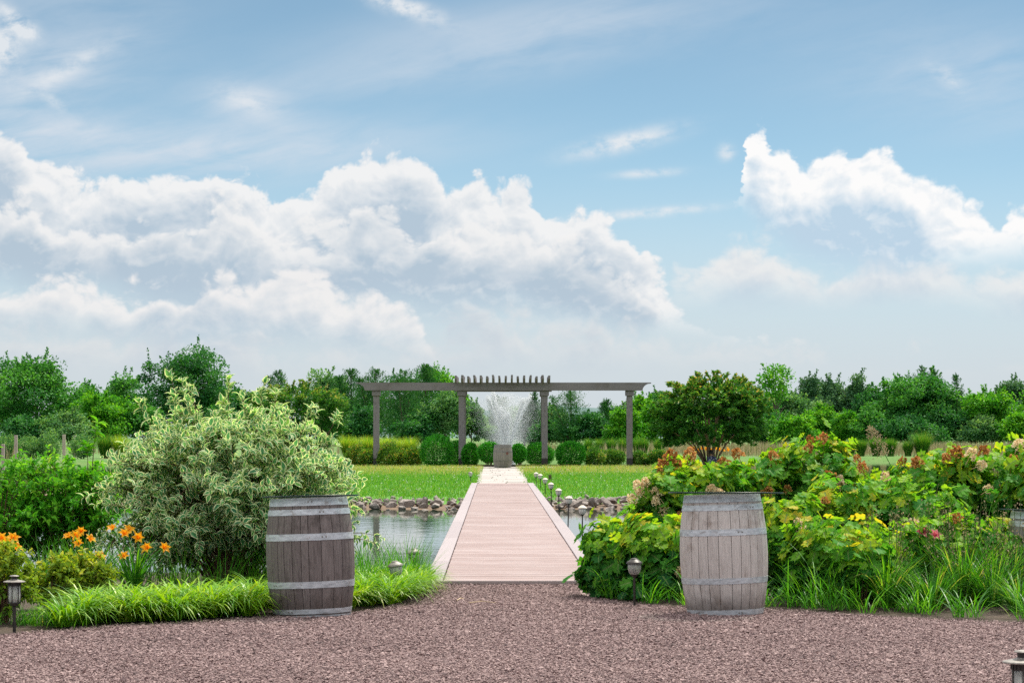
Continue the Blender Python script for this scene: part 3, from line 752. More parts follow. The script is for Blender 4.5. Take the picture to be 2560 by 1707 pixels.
# ------------------------------------------------------------------ lamps
def tier_lamp(label, loc, H, scale=1.0):
    t = thing('path_lamp', label, 'path lamp', loc, group='tiered path lamps by the forecourt')
    z = H
    s = Soup(); s.lathe([(.012, 0), (.012, z - .23), (.03, z - .225), (.034, z - .205)], 14); s.build('post', G['black_metal'], t)
    s = Soup(); s.lathe([(.018, z - .215), (.040, z - .195), (.043, z - .175), (.043, z - .075), (.041, z - .075), (.041, z - .175), (.038, z - .193)], 24, caps=False); s.build('jar', G['jar'], t, smooth=True)
    s = Soup()
    for q in np.arange(6) * math.pi / 3 + .35: s.box((.0455 * math.cos(q), .0455 * math.sin(q), z - .135), (.0025, .0025, .068), rot=q)
    s.lathe([(.047, z - .208), (.047, z - .198)], 24, caps=False); s.build('cage', G['black_metal'], t)
    s = Soup(); s.lathe([(.020, z - .20), (.020, z - .185), (.035, z - .18), (.035, z - .176)], 14); s.build('bulb_plate', plain('pale_bulb_plate', (.6, .6, .58), .5), t)
    s = Soup(); s.lathe([(.046, z - .080), (.046, z - .052)], 24)
    for q in np.arange(18) * math.pi / 9: s.box((.047 * math.cos(q), .047 * math.sin(q), z - .066), (.002, .004, .010), rot=q)
    s.build('vent_collar', G['black_metal'], t)
    s = Soup(); s.lathe([(.079, z - .052), (.081, z - .049), (.078, z - .045), (.030, z - .034), (.024, z - .030)], 36); s.build('cap', G['lamp_cap'], t)
    s = Soup(); s.lathe([(.022, z - .032), (.022, z - .012), (.030, z - .010)], 24); s.build('neck', G['black_metal'], t)
    s = Soup(); s.lathe([(.034, z - .010), (.035, z - .007), (.030, z - .003), (.012, z)], 30); s.build('top_cap', G['lamp_cap'], t)
    t.scale = (scale,) * 3
    return t


tier_lamp('black tiered path lamp beside the yellowish bush at the gravel edge', (at(36, 1584, 17.7).x, 17.7, 0), .43)
tier_lamp('black tiered path lamp cut off by the lower corner of the photo', (at(2557, 1650, 9.65).x, 9.65, 0), .60)


def bell_lamp(label, loc, H, jar, cap, deep=.0, tilt=(0, 0, 0), big=1.0, group='bell-capped lamps along the boardwalk'):
    t = thing('path_lamp', label, 'path lamp', loc, tilt, group=group); z = H / big; t.scale = (big, big, big)
    s = Soup(); s.lathe([(.010, -deep), (.010, z - .165), (.024, z - .150), (.034, z - .140), (.034, z - .133)], 14); s.build('post', G['black_metal'], t)
    s = Soup(); s.lathe([(.034, z - .138), (.048, z - .120), (.055, z - .095), (.057, z - .045), (.055, z - .045), (.053, z - .095), (.046, z - .118), (.033, z - .135)], 24, caps=False); s.build('jar', jar, t, smooth=True)
    s = Soup(); s.lathe([(.014, z - .135), (.014, z - .098), (.010, z - .090)], 12); s.build('socket', G['black_metal'], t)
    s = Soup(); s.lathe([(.066, z - .050), (.071, z - .047), (.064, z - .034), (.030, z - .010), (.028, z - .004), (.012, z)], 30); s.build('cap', cap, t, smooth=False)
    return t


bell_lamp('bell-capped lamp leaning in the border grass close to the dark barrel', (at(1000, 1480, 21.4).x, 21.4, .0), .345, G['jar'], G['lamp_cap'], tilt=(0, math.radians(-8), 0))
bell_lamp('bell-capped lamp in the border grass against bright water beside the boardwalk', (at(1043, 1450, 23.4).x, 23.4, -.02), .38, G['jar'], G['lamp_cap'], tilt=(0, math.radians(-5), 0))
bell_lamp('dark bell-capped lamp standing among the front hydrangea leaves', (at(1586, 1505, 20.35).x, 20.35, .02), .40, G['jar'], G['black_metal'])
rows = [(1455.8, 36.2, 'tallest-looking of the pale lamps along the boardwalk, against green water'), (1420.6, 41.7, 'second pale lamp from the hydrangeas along the boardwalk'),
        (1397.6, 47.4, 'third pale lamp from the hydrangeas, in front of the shore rocks'), (1378.6, 53.2, 'fourth pale lamp from the hydrangeas, at the end of the shore rocks'),
        (1363.5, 58.9, 'pale lamp on the lawn just in front of the short wooden stub'), (1351.2, 64.8, 'pale lamp between the stub and the last lamp of the row'), (1340.5, 67.6, 'smallest-looking pale lamp, last of the row beside the boardwalk')]
for px, Y, lab in rows: bell_lamp(lab, (at(px, 1200, Y).x, Y, 0), .40, G['frost_jar'], G['bleached_cap'], deep=.7 if Y < 56 else .05, big=1.0, tilt=(0, math.radians(random.Random(int(px)).uniform(-2, 2)), 0))
bell_lamp('lone pale lamp on the lawn across the boardwalk from the lamp row', (at(1176, 1200, 71).x, 71, -.08), .44, G['frost_jar'], G['lamp_cap'])
t = thing('wooden_stub', 'short mossy wooden stub standing in the lawn behind the lamp row', 'stub post', (at(1375, 1200, 74).x, 74, -.06))
s = Soup(); s.lathe([(.050, 0), (.048, .27), (.040, .285)], 10); s.build('stub', plain('mossy_wood', (.07, .07, .025), .9, var=.5), t)
# ------------------------------------------------------------------ shore rocks
m, k, b, o = material('shore_rock'); co = objco(k); n1 = k.noise(co, 5, 6, .65)
oi = k.n.new('ShaderNodeObjectInfo')
c = k.mix(k.ss(n1, .3, .7), (.16, .13, .115), (.40, .36, .33)); c = k.mix(k.m('MULTIPLY', oi.outputs['Random'], .6), c, (.10, .075, .065))
k.put(b.inputs['Base Color'], c); b.inputs['Roughness'].default_value = .85; bump(k, b, n1, .6, .03)
import bmesh
rock_me = []
for q in range(8):
    r = R(100 + q); bm = bmesh.new()
    for _ in range(22): bm.verts.new(r.normal(0, 1, 3) * np.array([1, .8, .6]))
    for v in bm.verts: v.co = Vector(norm(np.array(v.co)[None] / np.array([1, .8, .6]))[0] * np.array([1, .75, .55]) * r.uniform(.75, 1.1))
    res = bmesh.ops.convex_hull(bm, input=bm.verts)
    bmesh.ops.delete(bm, geom=[v for v in bm.verts if not v.link_faces], context='VERTS')
    bmesh.ops.bevel(bm, geom=bm.edges[:], offset=.05, segments=1, affect='EDGES', clamp_overlap=True)
    me = bpy.data.meshes.new('shore_rock'); bm.to_mesh(me); bm.free(); me.materials.append(m); rock_me.append(me)
r = R(41)
def front_shore(x):
    return IYC - IB * max(0, 1 - abs((x - IXC) / IA) ** 2.5) ** .4
n = 0
for row, (dd, sz) in enumerate(((-.15, .15), (.25, .18), (.65, .18), (1.05, .15), (1.4, .13), (1.75, .09))):
    x = -6.4 + .1 * row
    while x < 5.6 and n < 295:
        y = front_shore(x) + dd + r.normal(0, .12); w_ = sz * r.uniform(.55, 1.35)
        if not (-.9 < x - (.05 - .007 * (y - 23.4)) < .9 and row > 2):
            o = bpy.data.objects.new('shore_rock', rock_me[r.integers(8)]); COL.objects.link(o)
            o.location = (x, y, float(isl_z(np.array(x), np.array(y))) + w_ * .18 + r.uniform(0, .05)); o.scale = (w_, w_ * r.uniform(.7, 1.1), w_ * r.uniform(.6, 1.0))
            o.rotation_euler = (r.normal(0, .35), r.normal(0, .35), r.uniform(0, 6.3))
            tag(o, 'rough grey rock in the stone bank along the lawn\'s waterline', 'rock', 'rocks along the far waterline'); n += 1
        x += w_ * r.uniform(1.4, 2.0)

# ------------------------------------------------------------------ pergola
PY = 108.0; PZ = .01
pg = thing('pergola', 'long weathered timber pergola standing on the lawn in front of the fountain', 'pergola', (0, PY, PZ))
top, bot = 3.75, 3.40
def beam(y, x0, x1, name='beam'):
    th = .07; prof = [(x0, top), (x0, top - .04)] + [(x0 + .38 * math.sin(a) * 1.0, top - .04 - (top - bot - .04) * (1 - math.cos(a))) for a in np.linspace(.25, math.pi / 2, 7)]
    prof = prof + [(-(p[0] - x0) + x1, p[1]) for p in prof[::-1]]
    n_ = len(prof); V = [(x, y - th, z) for x, z in prof] + [(x, y + th, z) for x, z in prof]
    f = [tuple(range(n_)), tuple(range(2 * n_ - 1, n_ - 1, -1))] + [(i, n_ + i, n_ + (i + 1) % n_, (i + 1) % n_) for i in range(n_)]
    s = Soup(); s.faces(V, f, .4); s.build(name, MBEAM, pg)
m, k, b, o = material('grey_beam'); g = k.noise(objco(k, (1.2, 20, 20)), 2.0, 6, .7); n1 = k.noise(objco(k), 1.3, 5, .6)
c = k.mix(g, (.105, .098, .108), (.235, .220, .238)); c = k.mix(k.m('MULTIPLY', k.ss(n1, .45, .7), .6), c, (.10, .088, .08)); k.put(b.inputs['Base Color'], c); b.inputs['Roughness'].default_value = .85
MBEAM = m
beam(-.20, -6.95, 6.2); beam(.20, -6.95, 6.2)
for x, y in ((-6.06, 0), (-2.25, 0), (1.46, 0), (5.25, 0), (-2.25, 3.1), (1.46, 3.1)):
    s = Soup(); s.box((x, y, 1.7), (.132, .132, 1.72), .6, bev=.012); p = s.build('post', G['post_wood'], pg)
    s = Soup(); s.box((x, y, bot - .12), (.19, .19, .118), .6, bev=.012); s.build('capital', G['post_wood'], p)
    s = Soup(); s.box((x, y, .17), (.139, .139, .21), .5, bev=.008); s.build('sleeve', G['sleeve'], p)
beam(2.95, -3.0, 2.2); beam(3.3, -3.0, 2.2)
for i in range(16):
    x = (1140 + i * 15.5 - 1280) / F * PY; hz = .30 + .03 * math.sin(i * 2.3)
    V = []; th = .045; lean = .015 * math.sin(i * 1.7)
    for sx in (-th, th): V += [(x + sx, -.75, top + .16), (x + sx, -.55, top + .004), (x + sx, 3.6, top + .004), (x + sx, 3.8, top + .16), (x + sx + lean, 3.8, top + hz), (x + sx + lean, -.75, top + hz)]
    s = Soup(); s.faces(V, [(5, 4, 3, 2, 1, 0), (6, 7, 8, 9, 10, 11)] + [(j, (j + 1) % 6, 6 + (j + 1) % 6, 6 + j) for j in range(6)], .4); s.build('slat', MBEAM, pg)

# ------------------------------------------------------------------ fountain
FY = 130.0; f0 = at(1268, 1085, FY)
ft = thing('fountain', 'white fountain spray fanning up from the pond behind the pergola', 'fountain', (f0.x, FY, -.25))
r = R(51)
def octa(P, rad):
    N = len(P); V = P[:, None, :] + O8[None] * rad[:, None, None] * np.array([1, 1, 1.6])
    return V.reshape(-1, 3), (np.arange(N)[:, None] * 6 + f8[None]).ravel(), np.full(N * 8, 3), np.repeat(r.random(N), 6), np.zeros(N * 6)
def jet_path(az_, tilt, v, t): vx = v * math.sin(tilt); return np.stack([vx * math.cos(az_) * t, vx * math.sin(az_) * t, .5 + v * math.cos(tilt) * t - 4.9 * t * t], -1)
jets = [(math.pi - .2, .20, 9.2), (math.pi + .4, .31, 9.0), (.2, .33, 9.2), (-.4, .27, 8.8), (1.9, .10, 7.6), (-2.2, .10, 7.2), (-1.2, .05, 7.4), (2.6, .14, 7.9)]
for az_, tl, v in jets:
    T = v / 9.8 * 1.0; N = 3800; t = r.uniform(0, 1, N) ** 1.5 * T * .46
    P = jet_path(az_, tl, v, t) + r.normal(0, 1, (N, 3)) * (.010 + .16 * (t / T)[:, None] ** 1.4)
    s = Soup(); s.raw(*octa(P, r.uniform(.006, .020, N) * 1.0)); s.build('water_jet', G['water_spray'], ft)
N = 210000
z = .02 + 3.5 * r.random(N) ** 1.15; sg_ = .26 + .15 * z; P = np.stack([r.normal(0, 1, N) * sg_, r.normal(0, 1, N) * sg_, z], 1); P[:, 2] -= .25 * np.hypot(P[:, 0], P[:, 1]); P = P[P[:, 2] > .02]
s = Soup(); s.raw(*octa(P, r.uniform(.002, .0052, len(P)))); tag(s.build('mist', G['water_spray'], ft), kind='stuff')
s = Soup(); s.lathe([(.30, .0), (.34, .22), (.10, .40), (.06, .5)], 16); s.build('nozzle_float', G['black_metal'], ft)
ft.scale = (1.0, 1.0, 1.13)


# ------------------------------------------------------------------ trees
def sphere(r, N):
    d = norm(r.normal(0, 1, (N, 3))); return d


def lumpy(r, d, amp):
    o_ = 0
    for i in range(6): o_ = o_ + np.sin(d @ r.normal(0, 2.4, 3) + r.uniform(0, 6))
    return 1 + amp * o_ / 2.5


def trunk(t, r, H, w, z0, rad, mat, nl=8):
    P = []; R0 = []; k_ = 5
    tt = np.linspace(0, 1, k_)[:, None]
    P.append(np.array([[0, 0, -.15]]) + tt * np.array([[r.normal(0, .04) * H, r.normal(0, .04) * H, H * .82]])); R0.append(rad)
    for i in range(nl):
        a_ = r.uniform(0, 6.3); zb = H * r.uniform(.12, .5); e = np.array([math.cos(a_) * w * .36, math.sin(a_) * w * .36, zb + H * r.uniform(.15, .38)]); b0 = np.array([0, 0, zb])
        P.append(b0 + (e - b0) * tt + np.array([[0, 0, .12 * H]]) * (tt * (1 - tt))); R0.append(rad * .5)
    s = Soup(); s.tubes(np.array(P), np.array(R0), np.array(R0) * .25, 6); s.build('trunk', mat, t)


def broad_tree(name, label, px, ytop, wpx, Y, mat, seed, group=None, z0=.02, n=12000, size=.19, shoots=46, zb=0.0, lump=.40, cat='tree'):
    Y *= 1.7; size *= 1.7
    r = R(seed); ct = at(px, ytop, Y); H = ct.z - zb; w_ = wpx / F * Y
    t = thing(name, label, cat, (ct.x, Y, zb), group=group)
    trunk(t, r, H, w_, z0, .035 * H * .5, G['trunk'])
    lr = R(seed + 7); K_ = 85
    d = sphere(r, K_); d[:, 2] = np.where(d[:, 2] < -.75, -d[:, 2], d[:, 2]); rad = r.uniform(.35, 1, K_) ** .55 * .86 * lumpy(lr, d, lump)
    zc = H * (.5 + z0 * .5); hz = H * (.5 - z0 * .5)
    cc_ = d * rad[:, None] * np.array([w_ / 2, w_ / 2 * .9, hz]); cc_[:, 2] += zc; cc_[:, 2] = np.minimum(cc_[:, 2], H * .97)
    sg = r.uniform(.045, .13, K_) * (w_ * .6 + H * .4); ci = r.integers(0, K_, n)
    g = r.normal(0, 1, (n, 3)); g = g / np.maximum(1, np.linalg.norm(g, axis=1, keepdims=True) / 1.7)
    P = cc_[ci] + g * sg[ci][:, None] * np.array([1, 1, .62])
    P[:, 2] = np.clip(P[:, 2], .1, None)
    crnd = r.random(K_); rn = np.clip(.55 * crnd[ci] + .50 * r.random(n), 0, 1)
    out = norm(P - np.array([0, 0, zc * .7])); ax = norm(out * .6 + r.normal(0, .7, (n, 3)) - np.array([0, 0, .15])); nr = norm(np.array([0, 0, .7]) + out * .4 + r.normal(0, .55, (n, 3)))
    L = size * r.uniform(.65, 1.35, n)
    s = Soup(); s.leaves(P, ax, nr, L, L * .75, CARD, rn)
    if shoots:
        for i in range(shoots):
            q = r.integers(K_); dd = norm((d[q] * np.array([.8, .8, .5]) + np.array([0, 0, .8]) + r.normal(0, .25, 3))[None])[0]; ln = r.uniform(.4, 1.4) * H * .13
            m_ = 34; tt = r.random(m_); p = cc_[q] + dd * (sg[q] * .9) + dd * (tt * ln)[:, None] + r.normal(0, .014 * H, (m_, 3)) * (1.1 - tt)[:, None]
            s.leaves(p, norm(dd * .8 + r.normal(0, .6, (m_, 3))), r.normal(0, 1, (m_, 3)) + np.array([0, 0, .6]), size * .9, size * .6, CARD, r.random(m_))
    s.build('crown', mat, t)
    return t


def cedar_tree(name, label, px, ytop, wpx, Y, mat, seed, group=None, tips=1, zb=0.0, n_br=280, fat=.62):
    Y *= 1.7
    r = R(seed); ct = at(px, ytop, Y); H = ct.z - zb; w_ = wpx / F * Y
    t = thing(name, label, 'conifer', (ct.x, Y, zb), group=group)
    P = []; 
    s = Soup(); tt = np.linspace(0, 1, 4)[:, None]
    ldr = [(np.array([0., 0, 0]), H)] + [(np.array([r.normal(0, w_ * .20), r.normal(0, w_ * .15), 0]), H * r.uniform(.86, .97)) for _ in range(tips - 1)]
    s.tubes(np.array([np.array([[0, 0, -.1]]) + tt * (np.array([l[0] * 1.0 + np.array([0, 0, l[1] * .97])]) - np.array([[0, 0, -.1]])) for l in ldr]), .02 * H, .004 * H, 6); s.build('trunk', G['trunk'], t)
    s = Soup()
    for lo, lh in ldr:
        nb = n_br // tips + 20; u = r.uniform(.02, .985, nb) ** .85
        a_ = r.uniform(0, 6.3, nb); bl = w_ * .5 * (1 - u) ** fat * r.uniform(.5, 1.15, nb) / (1 if tips == 1 else 1.2) + .008 * H
        dirv = np.stack([np.cos(a_), np.sin(a_), .35 + .9 * u + r.normal(0, .15, nb)], 1)
        k_ = 26; q = np.repeat(np.arange(nb), k_); tt_ = r.random(nb * k_) ** .7; M = len(q)
        base = lo[None] * u[:, None] + np.stack([0 * u, 0 * u, u * lh * .98], 1)
        p = base[q] + dirv[q] * (bl[q] * tt_)[:, None] + r.normal(0, 1, (M, 3)) * (.012 * H * (1.05 - u[q]) + .20 * bl[q] * (1 - tt_ * .5))[:, None] * np.array([1, 1, .7])
        p[:, 2] = np.clip(p[:, 2], .05, None)
        ax = norm(dirv[q] + r.normal(0, .55, (M, 3)) + np.array([0, 0, .25])); L = (.10 + .022 * H) * r.uniform(.6, 1.3, M) * (1.1 - .55 * u[q])
        s.leaves(p, ax, r.normal(0, 1, (M, 3)), L, L * .42, CARD, np.clip(.4 * r.random(nb)[q] + .6 * r.random(M), 0, 1))
        # the thin leader that stands clear of the crown, bent a little by the wind
        m_ = 90; z = r.random(m_) ** 1.2; bend = r.normal(0, .25)
        p = lo[None] + np.stack([bend * z ** 2 * H * .06 + r.normal(0, .011, m_) * H * (1.1 - z), r.normal(0, .011, m_) * H * (1.1 - z), lh * .88 + z * H * .13], 1)
        s.leaves(p, norm(np.stack([bend + r.normal(0, .6, m_), r.normal(0, .6, m_), np.full(m_, 1.1)], 1)), r.normal(0, 1, (m_, 3)), .08 + .010 * H, .05, CARD, r.random(m_))
    s.build('crown', mat, t)
    return t


def myrtle_tree(name, label, px, ytop, wpx, Y, seed, zb=0.05, mat=None):
    """several trunks from one foot, foliage in flat layers that spread like a vase"""
    r = R(seed); ct = at(px, ytop, Y); H = ct.z - zb; w_ = wpx / F * Y; t = thing(name, label, 'tree', (ct.x, Y, zb))
    K_ = 16; P = []; tt = np.linspace(0, 1, 6)[:, None]; tips = []
    for i in range(K_):
        a_ = i * 2.4 + r.normal(0, .2); e_ = r.uniform(.2, 1.05); tip = np.array([math.cos(a_) * w_ * .46 * e_, math.sin(a_) * w_ * .42 * e_, H * (.90 - .36 * e_ ** 2 + r.normal(0, .05))]); tips.append(tip)
        b0 = np.array([math.cos(a_) * .16, math.sin(a_) * .16, -.1]); c_ = np.array([tip[0] * .28, tip[1] * .28, tip[2] * .62])
        P.append((1 - tt) ** 2 * b0 + 2 * tt * (1 - tt) * c_ + tt ** 2 * tip)
    s = Soup(); s.tubes(np.array(P), .055, .015, 6); s.build('trunk', plain('smooth_brown_bark', (.22, .14, .10), .7, var=.35), t)
    s = Soup(); n_l = 460
    for i in range(n_l):
        a_ = r.uniform(0, 6.3); cz = r.uniform(-.80, 1.0); sr = math.sqrt(max(.02, 1 - abs(cz) ** 2.2)); k_ = r.uniform(.45, 1.0) ** .5 * r.uniform(.88, 1.08)
        p0 = np.array([math.cos(a_) * sr * k_ * w_ * .42, math.sin(a_) * sr * k_ * w_ * .40, H * .56 + cz * k_ * H * (.36 if cz > 0 else .40)])
        dirv = norm(np.array([[p0[0], p0[1], .30 * H * r.random() * (p0[2] > .5 * H)]]) + r.normal(0, .35 * w_ * .3, (1, 3)) * np.array([1, 1, .25]))[0]; ln = w_ * r.uniform(.10, .20)
        m_ = 85; v = r.random(m_); side = np.cross(dirv, [0, 0, 1.])
        p = p0 + dirv * (v * ln)[:, None] + side[None] * (r.normal(0, .22, m_) * ln * (1.1 - v))[:, None] + np.stack([0 * v, 0 * v, r.normal(0, .05, m_) * ln - .25 * ln * v ** 2 + .15 * ln * v], 1)
        p[:, 2] = np.clip(p[:, 2], H * .22, H * 1.02)
        tan = np.clip((p[:, 2] / H - .45) * 1.25, 0, .60) * (v > .4) * (.3 + .6 * r.random(m_))
        L = .15 * r.uniform(.6, 1.3, m_)
        s.leaves(p, norm(dirv[None] + r.normal(0, .55, (m_, 3))), np.array([0, 0, .8]) + r.normal(0, .4, (m_, 3)), L, L * .6, CARD, np.clip(r.random(m_) * .62 + tan, 0, 1))
    s.build('crown', mat or G['myrtle'], t)
    return t


GT = 'trees behind the pond'
broad_tree('broadleaf_tree', 'tall spreading tree with upright twigs above the vine posts', 85, 908, 275, 178, G['broad'], 201, GT, n=20000, shoots=60)
broad_tree('broadleaf_tree', 'grey-green tree cut off by the photo edge beyond the vine posts', -25, 945, 150, 182, G['olive'], 202, GT)
broad_tree('bushy_tree', 'low bright green rounded tree between the tall twiggy tree and the dark dome tree', 250, 985, 150, 172, G['lime'], 203, GT, n=11000)
broad_tree('broadleaf_tree', 'mid green tree whose top slopes up towards the dark dome-shaped tree', 300, 950, 150, 190, G['broad'], 204, GT)
broad_tree('broadleaf_tree', 'broad dark dome-shaped tree, the highest behind the cream-edged shrub', 470, 888, 270, 185, G['broad_dark'], 205, GT, n=22000, shoots=24)
broad_tree('broadleaf_tree', 'low dark tree filling the dip beside the dark dome-shaped tree', 610, 975, 140, 190, G['broad_dark'], 206, GT)
cedar_tree('cedar_tree', 'dark cedar with several spiky tips behind the right side of the cream-edged shrub', 695, 926, 120, 195, G['cedar'], 207, GT, tips=3)
myrtle_tree('crape_myrtle', 'yellowish green spreading tree with tan tips between the cream-edged shrub and the pergola', 745, 955, 250, 160, 208, zb=0)
broad_tree('broadleaf_tree', 'grey-green rounded tree peeping over the tan-tipped tree left of the pergola', 818, 932, 135, 198, G['olive'], 209, GT)
cedar_tree('cedar_tree', 'cedar with a bent tip just outside the pergola\'s first post', 878, 923, 150, 178, G['cedar'], 210, GT, tips=2)
cedar_tree('cedar_tree', 'cedar behind the pergola\'s first post', 940, 925, 165, 176, G['cedar'], 211, GT, tips=2)
cedar_tree('cedar_tree', 'wide dark cedar filling the middle of the pergola\'s first bay', 1012, 928, 190, 174, G['cedar'], 212, GT, tips=3)
cedar_tree('cedar_tree', 'cedar with the tallest curled tip over the pergola\'s first bay', 1064, 914, 140, 177, G['cedar'], 213, GT)
broad_tree('broadleaf_tree', 'rounded light green treetop showing above the pergola beam near the slats', 1110, 928, 110, 200, G['lime'], 214, GT)
broad_tree('broadleaf_tree', 'dark tree showing low through the pergola\'s first bay behind the cedars', 975, 955, 230, 206, G['broad_dark'], 215, GT)
broad_tree('willow_tree', 'silvery green tree with sunlit leaves just outside the pergola\'s second post', 1112, 972, 105, 168, G['olive'], 216, GT, size=.14)
broad_tree('willow_tree', 'silvery green small tree right beside the fountain mist, inside the pergola\'s second post', 1180, 1000, 80, 170, G['olive'], 217, GT, size=.14)
cedar_tree('cedar_tree', 'spiky cedar veiled by the fountain jets', 1240, 988, 85, 176, G['blue_cedar'], 218, GT, tips=2)
cedar_tree('cedar_tree', 'small cedar at the edge of the fountain mist', 1311, 1000, 60, 178, G['blue_cedar'], 219, GT)
cedar_tree('cedar_tree', 'cedar with a tall bent leader just inside the pergola\'s third post', 1336, 980, 75, 178, G['blue_cedar'], 220, GT, tips=2)
broad_tree('broadleaf_tree', 'low hazy tree behind the fountain', 1275, 1030, 150, 200, G['olive'], 221, GT)
cedar_tree('cedar_tree', 'large dark cedar with ragged sides filling the pergola\'s last bay', 1428, 975, 150, 172, G['cedar'], 222, GT, tips=3, fat=.6, n_br=220)
broad_tree('broadleaf_tree', 'grey-green tree low behind the pergola\'s third post', 1372, 1012, 90, 182, G['olive'], 223, GT)
cedar_tree('cedar_tree', 'slim dark cedar in front of the distant hill in the pergola\'s last bay', 1517, 997, 85, 180, G['cedar'], 224, GT, tips=2)
broad_tree('bushy_tree', 'light green tree just outside the pergola\'s last post', 1602, 985, 95, 184, G['lime'], 225, GT)
broad_tree('bushy_tree', 'low lime green tree between the pergola\'s end and the multi-trunked tree', 1650, 1015, 120, 174, G['lime'], 226, GT)
broad_tree('broadleaf_tree', 'dark tree behind the multi-trunked tree and the pergola\'s end', 1660, 968, 120, 205, G['broad_dark'], 227, GT)
broad_tree('broadleaf_tree', 'green tree mostly hidden behind the crown of the multi-trunked tree', 1830, 975, 150, 190, G['broad'], 228, GT)
myrtle_tree('crape_myrtle', 'multi-trunked vase-shaped tree with tan-tipped crown above the hydrangeas', 1775, 938, 275, 104, 229)
broad_tree('sapling_tree', 'thin airy young tree standing above the others right of the multi-trunked tree', 1938, 914, 85, 172, G['lime'], 230, GT, n=1500, z0=.45, lump=.4, shoots=6)
cedar_tree('cedar_tree', 'blue-green conifer at the foot of the thin airy young tree', 1885, 972, 95, 190, G['blue_cedar'], 231, GT)
broad_tree('broadleaf_tree', 'small hazy treetop between the thin airy tree and the hazy blue-green grove', 2024, 950, 75, 208, G['blue_cedar'], 232, GT)
broad_tree('broadleaf_tree', 'wider of the hazy blue-green treetops in the distant grove', 2085, 940, 120, 214, G['blue_cedar'], 233, GT)
broad_tree('broadleaf_tree', 'narrow layered treetop rising highest from the hazy blue-green grove', 2132, 927, 70, 212, G['blue_cedar'], 234, GT, lump=.4)
broad_tree('broadleaf_tree', 'dark lower tree at the end of the hazy blue-green grove', 2180, 985, 110, 204, G['broad_dark'], 235, GT)
broad_tree('broadleaf_tree', 'mid green tree leaning against the big mixed tree above the grass clumps', 2235, 955, 130, 180, G['broad'], 236, GT)
broad_tree('broadleaf_tree', 'biggest rounded tree above the grass clumps behind the hydrangeas', 2300, 928, 195, 178, G['broad'], 237, GT, n=19000, shoots=24)
cedar_tree('cedar_tree', 'cedar tip poking out of the biggest rounded tree above the grass clumps', 2305, 915, 120, 184, G['cedar'], 238, GT, tips=3)
cedar_tree('cedar_tree', 'narrow dark conifer with a knobbly tall top near the photo\'s edge', 2392, 934, 75, 178, G['cedar'], 239, GT, n_br=110)
broad_tree('bushy_tree', 'light green pointed tree between the knobbly dark conifer and the photo\'s edge', 2478, 978, 150, 174, G['lime'], 240, GT)
broad_tree('broadleaf_tree', 'hazy dark tree behind the light green pointed tree at the edge', 2535, 962, 140, 210, G['blue_cedar'], 241, GT)
broad_tree('broadleaf_tree', 'bright green tree cut off by the photo edge past the light green pointed tree', 2590, 985, 130, 176, G['lime'], 242, GT)
broad_tree('broadleaf_tree', 'soft green tree between the multi-trunked tree and the thin airy young tree', 1900, 985, 140, 186, G['broad'], 243, GT)
broad_tree('broadleaf_tree', 'green tree filling the gap behind the bright bush under the thin airy tree', 1985, 975, 140, 196, G['olive'], 244, GT)
broad_tree('broadleaf_tree', 'green tree in the dip between the biggest rounded tree and the knobbly conifer', 2390, 975, 150, 186, G['broad'], 245, GT)
broad_tree('broadleaf_tree', 'mid green tree in the dip left of the light green pointed tree', 2440, 985, 120, 192, G['olive'], 246, GT)
broad_tree('broadleaf_tree', 'green tree low between the pergola\'s last post and the multi-trunked tree', 1590, 1000, 150, 194, G['olive'], 247, GT)
broad_tree('broadleaf_tree', 'green tree in the dip between the twiggy tree and the dome tree', 205, 965, 140, 196, G['broad'], 248, GT)
bushes = [(170, 1035, 150, 'olive', 'grey-green thicket under the tall twiggy tree'), (360, 1010, 150, 'broad', 'dense green thicket under the dark dome-shaped tree'), (545, 1015, 150, 'broad_dark', 'dark thicket beside the cream-edged shrub\'s top'),
          (905, 1020, 130, 'broad_dark', 'dark thicket under the cedars at the pergola\'s first post'), (1045, 1030, 130, 'broad_dark', 'dark thicket under the cedar with the curled tip'), (1370, 1052, 100, 'broad_dark', 'dark thicket behind the pergola\'s third post'), (1480, 1040, 130, 'broad_dark', 'dark thicket in the pergola\'s last bay'),
          (1565, 1030, 90, 'lime', 'bright bush behind the pergola\'s last post'), (1905, 1040, 110, 'broad', 'green bush beside the multi-trunked tree\'s crown'), (1985, 1040, 110, 'lime', 'bright bush under the thin airy young tree'), (2058, 1016, 95, 'lime', 'bright domed bush in front of the hazy grove'),
          (2125, 1022, 100, 'lime', 'bright bush second from the hazy grove\'s centre'), (2185, 1030, 110, 'broad', 'green bush at the foot of the mid green leaning tree'), (2275, 1045, 150, 'broad_dark', 'dark thicket behind the large grass clump'), (2370, 1030, 130, 'broad_dark', 'dark thicket under the knobbly conifer'),
          (2450, 1050, 120, 'olive', 'grey-green bush under the light green pointed tree'), (2550, 1040, 120, 'lime', 'bright bush at the edge under the hazy dark tree'), (1760, 1040, 140, 'lime', 'lime bush seen between the trunks of the multi-trunked tree'), (60, 1040, 150, 'broad_dark', 'dark thicket behind the vines'), (2640, 1030, 150, 'broad', 'green bush mostly outside the photo past the hazy dark tree')]
for i, (px, yt, w_, mt, lab) in enumerate(bushes): broad_tree('bush', lab, px, yt, w_, 166 + (i * 7) % 9, G[mt], 300 + i, 'bushes along the tree line', z0=.0, n=8500, size=.16, cat='bush')


